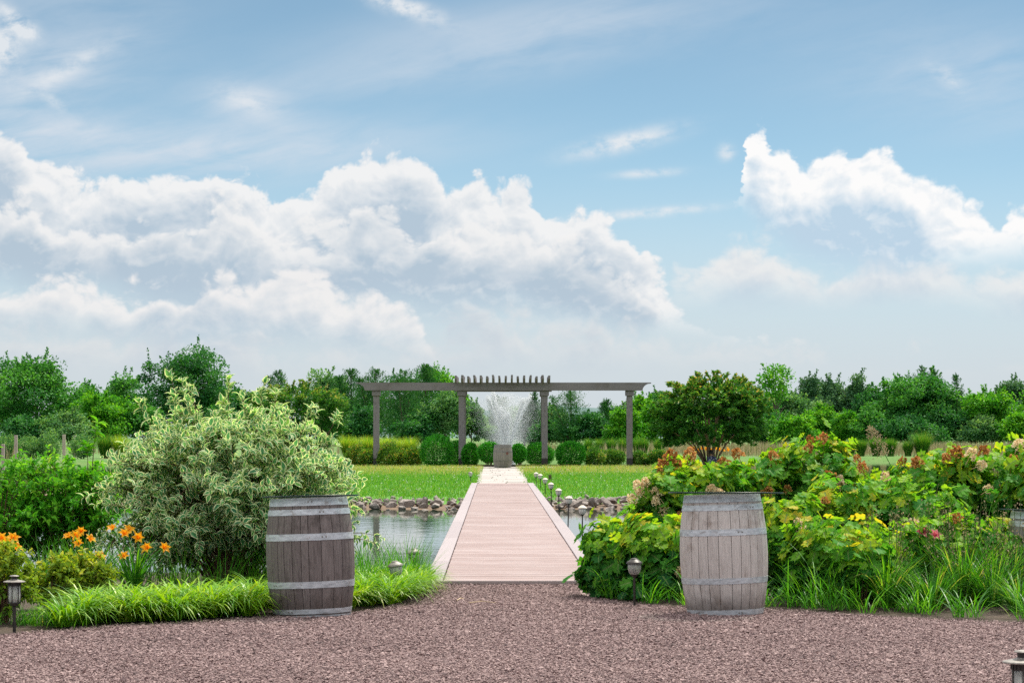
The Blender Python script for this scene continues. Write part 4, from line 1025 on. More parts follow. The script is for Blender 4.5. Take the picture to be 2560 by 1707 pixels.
# ------------------------------------------------------------------ planting round the pergola
def ball_shrub(label, px, y0, y1, wpx, Y, mat, seed, stems=False, size=.055, n=7000, name='boxwood_shrub', group='clipped shrubs under the pergola', flat=1.0, fuzz=.05):
    r = R(seed); zb = 0.0; H = HC + (1085 - y0) / F * Y; w_ = wpx / F * Y; X = (px - 1280) / F * Y
    t = thing(name, label, 'shrub', (X, Y, zb), group=group)
    d = sphere(r, n); lo = .22 if stems else .02
    rr_ = r.uniform(.55, 1, n) ** .4 * lumpy(R(seed + 3), d, .07 if fuzz < .1 else .22) * (1 + r.normal(0, fuzz, n))
    P = d * rr_[:, None] * np.array([w_ / 2, w_ / 2, H * (1 - lo) / 2]); P[:, 2] += H * (lo + (1 - lo) / 2); P[:, 2] = np.clip(P[:, 2], .02, None)
    if not stems: P[:, 2] = np.where(P[:, 2] < H * .25, P[:, 2] * .9, P[:, 2])
    ax = norm(d + r.normal(0, .7, (n, 3)) + np.array([0, 0, .4])); L = size * r.uniform(.7, 1.3, n)
    cl = .5 + .5 * np.sin(d @ r.normal(0, 7, 3) + np.sin(d @ r.normal(0, 9, 3)) * 2)
    s = Soup(); s.leaves(P, ax, d + r.normal(0, .6, (n, 3)), L, L * .7, CARD, np.clip(.35 * cl + .65 * r.random(n), 0, 1)); s.build('foliage', mat, t)
    tt = np.linspace(0, 1, 4)[:, None]; Pp = []
    for i in range(9):
        a_ = r.uniform(0, 6.3); e = np.array([math.cos(a_) * w_ * .3, math.sin(a_) * w_ * .3, H * .6]); Pp.append(np.array([[math.cos(a_) * .06, math.sin(a_) * .06, -.05]]) * (1 - tt) + e * tt + np.array([[0, 0, .12]]) * tt * (1 - tt))
    s = Soup(); s.tubes(np.array(Pp), .022, .010, 5); s.build('stems', G['trunk'], t)
    return t


ball_shrub('largest round clipped shrub between the pergola\'s first two posts', 1093, 1088, 1162, 82, 106.5, G['boxwood'], 401, n=11000)
ball_shrub('clipped shrub tucked behind the largest round shrub', 1142, 1104, 1160, 50, 110.2, G['boxwood'], 402)
ball_shrub('narrow clipped shrub just inside the pergola\'s second post', 1176, 1106, 1164, 42, 106.6, G['boxwood'], 403)
ball_shrub('open-stemmed clipped shrub beside the far barrel, on the pergola\'s second post side', 1222, 1104, 1170, 56, 105.0, G['boxwood'], 404, stems=True)
ball_shrub('open-stemmed clipped shrub beside the far barrel, on its plate side', 1297, 1111, 1171, 38, 105.0, G['boxwood'], 405, stems=True)
ball_shrub('wide clipped shrub behind the pergola\'s third post', 1348, 1108, 1168, 72, 109.5, G['boxwood'], 406, n=9000)
ball_shrub('round clipped shrub just outside the pergola\'s third post', 1426, 1101, 1165, 78, 106.8, G['boxwood'], 407, n=11000)
spi = [(888, 1118, 44, 'reddish low shrub partly behind the cream-edged shrub\'s edge'), (918, 1122, 40, 'reddish low shrub just outside the pergola\'s first post'), (966, 1112, 46, 'rust-tipped low shrub right beside the pergola\'s first post'), (1000, 1116, 44, 'rust-tipped low shrub in the middle of the pergola\'s first bay'), (1034, 1119, 46, 'rust-tipped low shrub touching the largest clipped shrub'),
       (1484, 1126, 50, 'yellow-green low shrub beside the last round clipped shrub'), (1530, 1124, 56, 'yellow-green low shrub in the pergola\'s last bay'), (1605, 1128, 52, 'low green shrub just outside the pergola\'s last post'), (1650, 1130, 56, 'low green shrub near the hydrangeas beyond the pergola')]
for i, (px, y0, w_, lab) in enumerate(spi): ball_shrub(lab, px, y0 + (i * 5) % 8 - 3, 1164, w_, 108.8 - (i % 3) * .5, G['spirea'] if px < 1300 else G['green_spirea'], 420 + i, n=3600, size=.075, name='spirea_shrub', group='low loose shrubs under the pergola', fuzz=.13)


def grass_mound(name, label, px, y0, y1, wpx, Y, mat, seed, group, n=900, arch=.8, Wb=.016):
    r = R(seed); zb = -.02; H = HC + (1085 - y0) / F * Y; w_ = wpx / F * Y
    s = Soup(); a_ = r.uniform(0, 6.3, n); rad = np.sqrt(r.random(n)) * w_ * .22
    B = np.stack([np.cos(a_) * rad, np.sin(a_) * rad, 0 * rad], 1); L = H * r.uniform(.75, 1.2, n); th1 = np.abs(r.normal(arch, .3, n)) * (.3 + rad / (w_ * .22))
    s.blades(B, a_ + r.normal(0, .5, n), L, np.full(n, Wb) * r.uniform(.7, 1.3, n), r.uniform(0, .25, n), th1, 4, np.clip(r.random(n), 0, 1))
    o = s.build(name, mat, loc=((px - 1280) / F * Y, Y, zb)); return tag(o, label, 'ornamental grass', group)


GG = 'ornamental grass clumps beyond the lawn'
right_g = [(1471, 'slim grass clump behind the round clipped shrub outside the third post'), (1498, 'wide grass clump, second beyond the round clipped shrub'), (1528, 'grass clump in the middle of the pergola\'s last bay'), (1557, 'grass clump just inside the pergola\'s last post'), (1591, 'grass clump just outside the pergola\'s last post'),
           (1611, 'grass clump between the pergola\'s last post and the isolated clump'), (1646, 'isolated round grass clump near the multi-trunked tree')]
for i, (px, lab) in enumerate(right_g): grass_mound('grass_clump', lab, px, 1098, 1137, [20, 27, 22, 25, 20, 20, 26][i], 163, G['feather'], 440 + i, GG, arch=.45)
for i, (px, y0, y1, w_, lab) in enumerate([(2092, 1106, 1140, 34, 'grass clump first beyond the tallest brown hydrangea heads'), (2127, 1101, 1142, 26, 'narrow grass clump beside the first beyond the brown heads'), (2152, 1100, 1138, 36, 'wide grass clump third from the brown hydrangea heads'), (2190, 1094, 1142, 40, 'grass clump behind the leaning plume stalk'),
        (2226, 1098, 1146, 38, 'grass clump right of the leaning plume stalk'), (2270, 1104, 1142, 32, 'smaller grass clump leaning on the largest one'), (2305, 1080, 1142, 58, 'largest rounded grass clump beyond the hydrangeas')]):
    grass_mound('grass_clump', lab, px, y0, y1, w_, 158, G['feather'], 450 + i, GG, n=1400, arch=.6 if w_ < 50 else .85)
for i, px in enumerate((866, 892, 921, 949, 973, 1000, 1026)):
    grass_mound('grass_clump', ['lime grass clump showing past the cream-edged shrub\'s edge', 'lime grass clump second from the cream-edged shrub', 'lime grass clump just outside the pergola\'s first post', 'lime grass clump just inside the pergola\'s first post', 'lime grass clump between the first post and the bay\'s middle', 'lime grass clump in the middle of the pergola\'s first bay', 'lime grass clump behind the largest clipped shrub'][i],
                px, 1090 + (i * 5) % 9, 1128, 27 + (i * 3) % 7, 140 + i % 2, G['lime_feather'], 470 + i, GG, n=900, arch=.85, Wb=.02)
grass_mound('grass_clump', 'bright grass clump on the shore beyond the vine posts', 262, 1088, 1132, 44, 146, G['feather'], 480, GG, n=1400)
grass_mound('grass_clump', 'bright grass clump just left of the cream-edged shrub\'s crown', 300, 1090, 1130, 44, 146, G['lime_feather'], 481, GG, n=1400)
# dry flowering weeds in the far meadow
r = R(490); N = 70000; X = r.uniform(-60, 85, N); Y = shore(X) + 3 + 75 * r.random(N) ** 1.3
keep = (wob(X, Y, .25, 3) + .5 * (X > 14) - .35 * (X < 5) > -.15 * (Y > 175)); X, Y = X[keep], Y[keep]; N = len(X)
s = Soup(); s.blades(np.stack([X, Y, np.zeros(N)], 1), r.uniform(0, 6.3, N), r.uniform(.35, .95, N), r.uniform(.02, .05, N), r.uniform(0, .2, N), r.uniform(0, .6, N), 2, np.where(r.random(N) < .5, r.uniform(.6, 1, N), r.uniform(0, .6, N)))
tag(s.build('meadow_weeds', G['dry_weed']), 'pinkish dry flowering weeds along the far shore', 'weeds', kind='stuff')

# vines on posts across the water
r = R(495); M_post = plain('pale_post', (.42, .34, .29), .8, var=.3)
for px, y0, Y, lab in ((8, 1112, 136, 'pale post at the photo\'s edge, nearest the bright water'), (40, 1090, 139, 'tallest pale post, rising from the vines'), (160, 1088, 143, 'pale post standing alone between the vines and the grass clumps'), (187, 1090, 149, 'greenish post behind the lone pale post')):
    z1 = HC + (1085 - y0) / F * Y; s = Soup(); s.box((0, 0, z1 / 2 - .2), (.085, .085, z1 / 2 + .25), .5, bev=.01)
    o = s.build('vine_post', M_post, loc=((px - 1280) / F * Y, Y, 0)); tag(o, lab, 'post', 'posts of the vine row')
for i, (px, w_) in enumerate(((10, 60), (75, 62), (118, 50), (205, 56))):
    Y = 144; ball_shrub(['leafy vine with plumes at the photo\'s edge behind the pale posts', 'leafy vine between the tallest pale post and the lone one', 'smaller leafy vine beside the lone pale post', 'leafy vine right of the lone pale post'][i], px, 1094, 1140, w_, Y, G['olive'], 496 + i, n=2600, size=.10, name='vine_plant', group='vines across the water', fuzz=.2)
# ------------------------------------------------------------------ near planting
def curve3(p0, c, p1, k=7):
    t = np.linspace(0, 1, k)[None, :, None]
    return (1 - t) ** 2 * p0[:, None] + 2 * t * (1 - t) * c[:, None] + t ** 2 * p1[:, None]


def sample(P, u):
    """points and tangents at u (N,M) along polylines P (N,k,3)"""
    k = P.shape[1] - 1; x = np.clip(u, 0, .999) * k; i = x.astype(int); f = (x - i)[..., None]
    n = np.arange(len(P))[:, None]
    return P[n, i] * (1 - f) + P[n, i + 1] * f, norm(P[n, i + 1] - P[n, i])


def leafy(t, r, stems, mt_leaf, tmpl, n_tw, tw_len, nodes, L, WL, droop, u0=.25, r0=.012, petiole=.0, stem_name='stems', updir=.5, leaf_mat2=None, spread=1.0, bark=None, zmin=.03, tip_bright=.35, face=.55, lift=0.0, jit=.35):
    N = len(stems); s = Soup(); s.tubes(stems, r0, r0 * .35, 6)
    u = u0 + (1 - u0) * r.random((N, n_tw)) ** .85; u[:, 0] = .999
    p, tg = sample(stems, u); p = p.reshape(-1, 3); tg = tg.reshape(-1, 3); M = len(p)
    out = norm(p * np.array([1, 1, .15]) + r.normal(0, .08, (M, 3))); dirv = norm(tg * .55 + out * .6 * spread + r.normal(0, .45, (M, 3)) + np.array([0, 0, updir]) * r.uniform(.2, 1, (M, 1)))
    isend = (u.reshape(-1) > .99); dirv[isend] = norm(tg[isend] + r.normal(0, .15, (isend.sum(), 3)))
    ln = tw_len * r.uniform(.55, 1.25, M)
    e = p + dirv * ln[:, None] + np.stack([0 * ln, 0 * ln, -.18 * ln], 1); c = p + dirv * ln[:, None] * .55 + np.array([0, 0, .02])
    tw = curve3(p, c, e, 4); s.tubes(tw, r0 * .32, r0 * .16, 4)
    s.build(stem_name, bark or G['bark'], t)
    uu = np.linspace(.12, 1, nodes)[None, :] + r.normal(0, .03, (M, nodes)); q, qt = sample(tw, uu); q = q.reshape(-1, 3); qt = qt.reshape(-1, 3); K_ = len(q)
    side = norm(np.cross(qt, r.normal(0, 1, (K_, 3)))); trn = np.repeat(r.random(M), nodes)
    s = Soup()
    for sg in (-1, 1):
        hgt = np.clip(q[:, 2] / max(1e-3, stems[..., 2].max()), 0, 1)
        ax = norm(qt * .55 + sg * side + r.normal(0, .22, (K_, 3)) + np.stack([0 * hgt, 0 * hgt, lift * (hgt - .45) - droop], 1))
        nr = norm(np.array([0, 0, 1.]) + face * norm(q * np.array([1, 1, .2])) + r.normal(0, jit, (K_, 3)))
        l = L * r.uniform(.5, 1.22, K_); pos = q + ax * (petiole * l)[:, None]
        ok = pos[:, 2] > zmin
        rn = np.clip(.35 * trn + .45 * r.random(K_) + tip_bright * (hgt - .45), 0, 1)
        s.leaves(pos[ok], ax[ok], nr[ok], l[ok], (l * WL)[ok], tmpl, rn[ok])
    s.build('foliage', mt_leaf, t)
    return tw


# the cream-edged shrub beside the dark barrel
r = R(600); DY = 22.3; dX = at(575, 1300, DY).x
t = thing('variegated_dogwood', 'large rounded shrub with cream-edged leaves behind the dark barrel', 'shrub', (dX, DY, .03))
N = 150; a_ = np.arange(N) * 2.39996; e_ = (np.arange(N) + .5) / N; e_ = r.permutation(e_)
zt = .28 + 1.22 * e_ ** .75 + r.normal(0, .06, N); rr_ = 1.15 * np.sqrt(np.clip(1 - ((zt - .58) / 1.02) ** 2, .02, 1)) * r.uniform(.45, 1.0, N) ** .45
tip = np.stack([np.cos(a_) * rr_ * 1.03, np.sin(a_) * rr_ * .85, zt], 1)
b0 = np.stack([np.cos(a_) * .20 * r.random(N), np.sin(a_) * .20 * r.random(N), 0 * a_ - .03], 1); c = np.stack([tip[:, 0] * .35, tip[:, 1] * .35, zt * .85 + .12], 1)
st_ = curve3(b0, c, tip, 8)
# a few sprigs that stand above the dome
spx = [(430, 945), (470, 962), (580, 955), (660, 968), (352, 1010), (500, 985), (705, 985), (780, 1015), (835, 1040), (300, 1060), (545, 970), (615, 985)][:9]
tp = np.array([[at(px, py, DY).x - dX, r.normal(0, .25), at(px, py, DY).z - .07] for px, py in spx]); bb_ = tp * np.array([.12, .12, 0]); cc2 = tp * np.array([.6, .6, .55])
sprig = curve3(bb_, cc2, tp, 8)
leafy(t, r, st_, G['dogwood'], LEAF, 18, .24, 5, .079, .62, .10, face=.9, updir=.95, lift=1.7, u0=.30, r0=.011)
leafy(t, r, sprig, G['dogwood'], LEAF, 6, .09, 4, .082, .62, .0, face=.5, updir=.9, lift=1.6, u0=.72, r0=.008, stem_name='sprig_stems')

# bright green shrub at the photo's edge
def simple_bush(name, label, px, Y, w_, H, seed, mat, L, n_st=60, n_tw=10, tw=.22, nodes=5, WL=.55, tmpl=LEAF, dep=None, zb=.03, cat='shrub', low=.25, updir=.6, r0=.009, group=None, spread=1.0, droop=.1, zc=.5):
    r = R(seed); X = (px - 1280) / F * Y; t = thing(name, label, cat, (X, Y, zb), group=group)
    a_ = np.arange(n_st) * 2.39996 + r.normal(0, .2, n_st); e_ = r.permutation((np.arange(n_st) + .5) / n_st)
    zt = H * (low + (1 - low) * e_ ** .7) * r.uniform(.92, 1.05, n_st); q = np.sqrt(np.clip(1 - ((zt / H - zc) / (1.04 - zc)) ** 2, .03, 1)) * r.uniform(.4, 1, n_st) ** .5
    tip = np.stack([np.cos(a_) * q * w_ / 2, np.sin(a_) * q * (dep or w_ * .8) / 2, zt], 1); b0 = tip * np.array([.15, .15, 0]); c = np.stack([tip[:, 0] * .45, tip[:, 1] * .45, zt * .8], 1)
    st = curve3(b0, c, tip, 7); leafy(t, r, st, mat, tmpl, n_tw, tw, nodes, L, WL, droop, u0=.25, r0=r0, updir=updir, spread=spread)
    return t


simple_bush('butterfly_bush', 'tall bright green fine-leaved shrub between the lilies and the cream-edged shrub', 165, 24.2, 1.15, 1.12, 610, G['green_shrub'], .066, 58, 10, .20, droop=.0)
simple_bush('butterfly_bush', 'bright green fine-leaved shrub cut off by the photo edge behind the orange lilies', -10, 24.0, 1.25, 1.15, 611, G['green_shrub'], .066, 58, 10, .20, droop=.0)
simple_bush('leafy_sapling', 'single leggy green shoot standing above the bright green shrubs', 220, 24.3, .30, 1.55, 612, G['green_shrub'], .10, 4, 8, .16)
simple_bush('azalea_bush', 'low yellowish bush behind the tiered lamp at the gravel edge', 8, 18.35, .50, .56, 620, G['azalea'], .045, 34, 8, .10, WL=.6, r0=.006)
simple_bush('azalea_bush', 'low yellowish bush between the tiered lamp and the border grass', 128, 19.6, .42, .40, 621, G['azalea'], .045, 30, 8, .09, WL=.6, r0=.006, low=.15)
simple_bush('azalea_bush', 'small yellowish bush under the middle lily clump beside the border grass', 215, 20.0, .46, .42, 622, G['azalea'], .045, 30, 8, .09, WL=.6, r0=.006, low=.15)


# daylilies
flower_me = {}
def lily_flower(mat, seed):
    r = R(seed); s = Soup(); n = 6; a_ = np.arange(n) * math.pi / 3; op = np.where(np.arange(n) % 2, .62, .75)
    ax = np.stack([np.cos(a_) * op, np.sin(a_) * op, np.full(n, .75)], 1); s.leaves(np.zeros((n, 3)), ax, np.stack([-np.cos(a_), -np.sin(a_), np.full(n, .9)], 1), .085 * r.uniform(.9, 1.1, n), np.where(np.arange(n) % 2, .075, .055), PETAL, r.random(n))
    m_ = 5; aa = r.uniform(0, 6.3, m_); s.tubes(np.stack([np.zeros((m_, 3)), np.stack([np.cos(aa) * .012, np.sin(aa) * .012, np.full(m_, .04)], 1), np.stack([np.cos(aa) * .03, np.sin(aa) * .03, np.full(m_, .065)], 1)], 1), .0015, .001, 4, .2)
    me = s.mesh('flower'); me.materials.append(mat); return me


OM = [lily_flower(G['daylily'], 630 + i) for i in range(3)]; PM = [lily_flower(G['pinklily'], 640)]; YM = [lily_flower(G['yellowlily'], 641)]
def daylily(label, X, Y, flowers, seed, meshes, n_leaf=55, L=.5, size=1.0, zb=.03, leaf='sedge'):
    """flowers: list of world (x, y, z, lean direction)"""
    r = R(seed); t = thing('daylily_plant', label, 'daylily', (X, Y, zb)); s = Soup(); n = n_leaf
    a_ = r.uniform(0, 6.3, n); s.blades(np.stack([np.cos(a_) * .07 * r.random(n), np.sin(a_) * .07 * r.random(n), 0 * a_], 1), a_, L * r.uniform(.6, 1.2, n), r.uniform(.014, .024, n), r.uniform(.05, .4, n), r.uniform(.7, 1.9, n), 6, r.random(n) * .8); s.build('leaves', G[leaf], t)
    P = []
    for (x, y, z, az_) in flowers:
        e = np.array([x - X, y - Y, z - zb]); b_ = np.array([r.normal(0, .03), r.normal(0, .03), 0]); P.append(curve3(b_[None], (b_ * .5 + e * np.array([.35, .35, .75]))[None], e[None], 7)[0])
    s = Soup(); s.tubes(np.array(P), .0055, .004, 5)
    bp = np.array([p[-1] - np.array([r.normal(0, .03), 0, .02]) for p in P for _ in range(2)]); nb = len(bp); bd = np.array([0, 0, 1.]) + r.normal(0, .5, (nb, 3))
    s.tubes(np.stack([bp, bp + norm(bd) * .03, bp + norm(bd) * .06], 1), .005, .002, 5, .9); s.build('flower_stalks', G['sedge'], t)
    for i, (x, y, z, az_) in enumerate(flowers):
        o = bpy.data.objects.new('flower', meshes[i % len(meshes)]); COL.objects.link(o); o.parent = t; o.location = (x - X, y - Y, z - zb); o.rotation_euler = (r.uniform(.7, 1.3), 0, az_); o.scale = (size * .86 * r.uniform(.85, 1.12),) * 3
    return t


def fl(px, py, Y, az_=0.0): p = at(px, py, Y); return (p.x, p.y, p.z, az_)
daylily('orange daylilies at the photo\'s edge above the yellowish bush', at(14, 1500, 19.3).x, 19.3, [fl(8, 1352, 19.1, -.4), fl(30, 1350, 19.2, .5), fl(36, 1374, 19.0, .9), fl(-14, 1370, 19.1, -.7), fl(16, 1362, 19.4, .1)], 650, OM, L=.55)
daylily('orange daylilies in the tall middle clump in front of the bright green shrub', at(235, 1490, 21.2).x, 21.2, [fl(176, 1345, 21.0, -.8), fl(203, 1331, 21.1, .1), fl(222, 1352, 21.0, .8), fl(200, 1362, 20.9, -.3), fl(205, 1396, 20.8, -.2), fl(247, 1397, 20.8, .6), fl(190, 1343, 21.3, .2)], 651, OM, L=.62)
daylily('orange daylilies poking out under the cream-edged shrub', at(335, 1490, 21.0).x, 21.0, [fl(284, 1325, 21.0, -.5), fl(310, 1338, 20.9, .3), fl(345, 1347, 21.0, .2), fl(372, 1372, 20.8, -.4), fl(406, 1371, 20.8, .7), fl(311, 1396, 20.8, -.1), fl(318, 1330, 21.2, .9)], 652, OM, L=.60)
daylily('pink daylily with a yellow throat among the tall grasses', at(2325, 1480, 20.5).x, 20.5, [fl(2334, 1341, 20.3, .3), fl(2316, 1334, 20.6, -.6), fl(2308, 1332, 20.5, -.2)], 653, PM, L=.55)
for i, (px, py) in enumerate(((1742, 1123), (1775, 1124), (1806, 1125))): daylily(['yellow lilies left of the trunks of the multi-trunked tree', 'yellow lilies seen between the trunks of the multi-trunked tree', 'yellow lilies right of the trunks of the multi-trunked tree'][i], at(px, py, 111).x, 111, [fl(px + q * 9 - 9, py + (q % 2) * 3, 110.8, q) for q in range(3)], 655 + i, YM, n_leaf=40, L=.6, size=2.4, zb=.05)

# strap-leaved border grass
def strap_bed(name, label, pts, n, seed, mat, Lr, th=1.5, kind='stuff', W0=.0115, cat='grass', tilt=.35):
    r = R(seed); pts = np.array(pts); nt = len(pts); B = []; rn = []
    q = r.integers(0, nt, n); B = pts[q, :2] + r.normal(0, 1, (n, 2)) * pts[q, 2:3] * .5
    a_ = np.arctan2(B[:, 1] - pts[q, 1], B[:, 0] - pts[q, 0]) + r.normal(0, .9, n)
    d = np.linalg.norm(B - pts[q, :2], axis=1) / np.maximum(pts[q, 2], .01)
    ok = ~((np.abs(B[:, 0] + 1.63) < .42) & (B[:, 1] < 19.95)) & ~((np.abs(B[:, 0] - 1.75) < .42) & (B[:, 1] < 20.0)); B, q, a_, d = B[ok], q[ok], a_[ok], d[ok]; n = len(B)
    ey = edge_y(B[:, 0]); B[:, 1] = np.maximum(B[:, 1], ey + .03 * r.random(n))
    tc_ = r.random(nt)
    s = Soup(); s.blades(np.column_stack([B, np.full(n, .02)]), a_, r.uniform(*Lr, n), r.uniform(.7, 1.35, n) * W0, r.uniform(.0, tilt, n) + .25 * np.clip(d, 0, 1), r.uniform(.7, 1.25, n) * th, 6, np.clip(.3 * tc_[q] + .62 * r.random(n) + .08 * (r.random(n) > .9), 0, 1))
    o = s.build(name, mat); return tag(o, label, cat, kind=kind)


r = R(660); pts = []
for x in np.arange(-3.32, -1.62, .20):
    for j in range(6): pts.append((x + r.normal(0, .05) + .1 * (j % 2), edge_y(x) + .20 + j * .20 + r.normal(0, .05), .055))
strap_bed('border_grass', 'bank of arching strap-leaved grass along the gravel from the yellowish bushes to the dark barrel', pts, 7000, 661, G['liriope'], (.28, .50), 2.35, W0=.0135, tilt=.6)
pts = []
for x in np.arange(-1.50, -.70, .18):
    for j in range(14):
        y = edge_y(x) + .22 + j * .20
        if y < 22.9: pts.append((x + r.normal(0, .05), y + r.normal(0, .05), .055))
strap_bed('border_grass', 'bank of arching strap-leaved grass between the dark barrel and the boardwalk', pts, 8000, 662, G['liriope'], (.25, .44), 2.25, W0=.0135, tilt=.6)
pts = [(x, edge_y(x) + r.uniform(.05, 1.0), .10) for x in r.uniform(-5.2, -3.3, 46)]
strap_bed('weedy_grass', 'sparse weedy grass on the bare soil by the tiered lamp', pts, 1700, 663, G['sedge'], (.06, .22), 1.3, W0=.006)
pts = [(x, r.uniform(21.3, 23.8), .15) for x in r.uniform(-4.4, -.95, 60)]
strap_bed('weedy_grass', 'tall thin grass growing up under the cream-edged shrub', pts, 2600, 664, G['sedge'], (.25, .62), .9, W0=.006)
pts = [(x, edge_y(x) + r.uniform(.02, .55), .08) for x in np.concatenate([r.uniform(2.15, 6.0, 60), r.uniform(.8, 2.2, 14)])]
strap_bed('weedy_grass', 'bright low grass along the gravel edge beside the pale barrel', pts, 1700, 665, G['sedge'], (.08, .46), 1.7, W0=.008, tilt=.7)
pts = [(x, r.uniform(19.7, 23.8), .16) for x in r.uniform(2.4, 7.0, 150)]
strap_bed('weedy_grass', 'tangle of tall grass filling the border under the hydrangeas', pts, 800, 666, G['sedge'], (.3, .85), 1.3, W0=.010)

for i, (px, py, Y, Hh, wd, lab) in enumerate(((2085, 1535, 20.4, .42, .34, 'fine grass tussock closest to the pale barrel'), (2215, 1540, 20.0, .62, .40, 'upright grass tussock below the single hydrangea shoot'), (2330, 1538, 19.8, .50, .42, 'bright fountain-like tussock at the gravel edge'), (2262, 1530, 20.7, .78, .40, 'tall dark-bladed tussock behind the bright fountain-like one'),
                                           (2405, 1530, 20.3, .85, .50, 'tall arching tussock below the pink daylily'), (2480, 1535, 20.0, .66, .46, 'brown-tipped tussock in front of the half-hidden barrel'), (2550, 1545, 19.5, .45, .42, 'low tussock at the photo\'s edge by the gravel'), (2530, 1500, 20.6, .80, .42, 'tall tussock standing against the half-hidden barrel'))):
    r = R(680 + i); n = 310; a_ = r.uniform(0, 6.3, n); rad = np.sqrt(r.random(n)) * wd * .22; s = Soup()
    s.blades(np.stack([np.cos(a_) * rad, np.sin(a_) * rad, 0 * rad], 1), a_, Hh * .85 * r.uniform(.5, 1.2, n), r.uniform(.005, .012, n), r.uniform(0, .45, n), r.uniform(.7, 2.2, n), 6, r.random(n) ** 1.2)
    tag(s.build('grass_tussock', G['sedge'], loc=((px - 1280) / F * Y, Y, .02)), lab, 'grass tussock', 'tussocks along the right border')
# thin seeding stems and wide reed blades
r = R(700); n = 190; s = Soup(); X = r.uniform(3.05, 4.9, n); Yy = r.uniform(19.9, 21.4, n); Hh = r.uniform(.45, .92, n)
P0 = np.stack([X, Yy, 0 * X], 1); e = P0 + np.stack([r.normal(0, .07, n), r.normal(0, .07, n), Hh], 1); s.tubes(curve3(P0, (P0 + e) / 2 + r.normal(0, .02, (n, 3)), e, 5), .0036, .002, 4, .0)
q = np.repeat(np.arange(n), 14); p = P0[q] + (e - P0)[q] * r.uniform(.62, 1.0, len(q))[:, None] + r.normal(0, .018, (len(q), 3)); s.leaves(p, r.normal(0, .6, (len(q), 3)) + np.array([0, 0, .8]), r.normal(0, 1, (len(q), 3)), .022, .013, CARD, r.random(len(q)))
tag(s.build('seed_stalks', G['dry_weed']), 'thin brownish seeding stalks rising from the tall grasses', 'weeds', kind='stuff')
def reed(label, px, Y, blades_, seed, plume=None):
    r = R(seed); X = (px - 1280) / F * Y; t = thing('reed_plant', label, 'reed', (X, Y, .02)); s = Soup()
    for (a_, L, w_, t0, t1, rn) in blades_: s.blades(np.array([[r.normal(0, .03), r.normal(0, .03), 0]]), np.array([a_]), np.array([L]), np.array([w_]), np.array([t0]), np.array([t1]), 9, np.array([rn]))
    s.build('blades', G['sedge'], t)
    if plume:
        b_ = np.array([0, 0, 0.]); e = np.array([plume[0] - X, .0, plume[1]]); P = curve3(b_[None], (e * np.array([.35, 1, .6]))[None], e[None], 9)
        s = Soup(); s.tubes(P, .006, .003, 5); s.build('stalk', G['sedge'], t)
        n = 260; u = r.uniform(.80, 1.0, n); p, tg = sample(P, u[None]); p = p[0]; tg = tg[0]; s = Soup()
        dirv = norm(tg + r.normal(0, .7, (n, 3))); ln = .12 * (1.05 - u) / .2 * r.random(n) + .01
        s.leaves(p + dirv * ln[:, None] - np.array([0, 0, 1.]) * (ln ** 2)[:, None] * 3, dirv, r.normal(0, 1, (n, 3)), .022, .010, CARD, .5 + .5 * r.random(n)); s.build('plume_foliage', G['dry_weed'], t)
reed('tall reed grass with a leaning plume stalk among the hydrangeas', 2335, 21.6, [(2.9, .95, .022, .1, 1.6, .4), (3.3, 1.0, .024, .15, 2.0, .9), (.3, .7, .02, .2, 1.4, .5), (2.4, .75, .022, .3, 1.7, .95), (-.3, .95, .02, .05, .5, .3)], 710, plume=(at(2178, 1095, 21.6).x, at(2178, 1080, 21.6).z))
reed('upright wide-bladed reed grass near the half-hidden barrel', 2440, 21.4, [(.2, 1.1, .026, .1, .35, .3), (3.1, .9, .024, .05, 1.5, .35), (.1, .85, .024, .2, 2.0, .95), (2.9, .8, .022, .4, 1.8, .4), (.5, .75, .022, .3, 1.2, .5)], 711)

# hydrangeas
def panicle(mat, seed):
    r = R(seed); n = 110; z = r.random(n) ** .8; a_ = r.uniform(0, 6.3, n); rad = .066 * (1 - z * .6) * r.uniform(.6, 1.1, n)
    P = np.stack([np.cos(a_) * rad, np.sin(a_) * rad, .02 + z * .12], 1); s = Soup()
    s.leaves(P, norm(np.stack([np.cos(a_), np.sin(a_), .4 + 0 * z], 1) + r.normal(0, .5, (n, 3))), r.normal(0, 1, (n, 3)), .026 * r.uniform(.7, 1.3, n), .026, FLORET, np.clip(r.random(n) * .7 + .3 * r.random(), 0, 1))
    s.tubes(np.array([[[0, 0, -.06], [0, 0, .05], [0, 0, .18]]]), .004, .002, 5, .1)
    me = s.mesh('flower_head'); me.materials.append(mat); return me
PB = [panicle(G['brown_flower'], 720 + i) for i in range(5)]; PC = [panicle(G['cream_flower'], 730 + i) for i in range(4)]
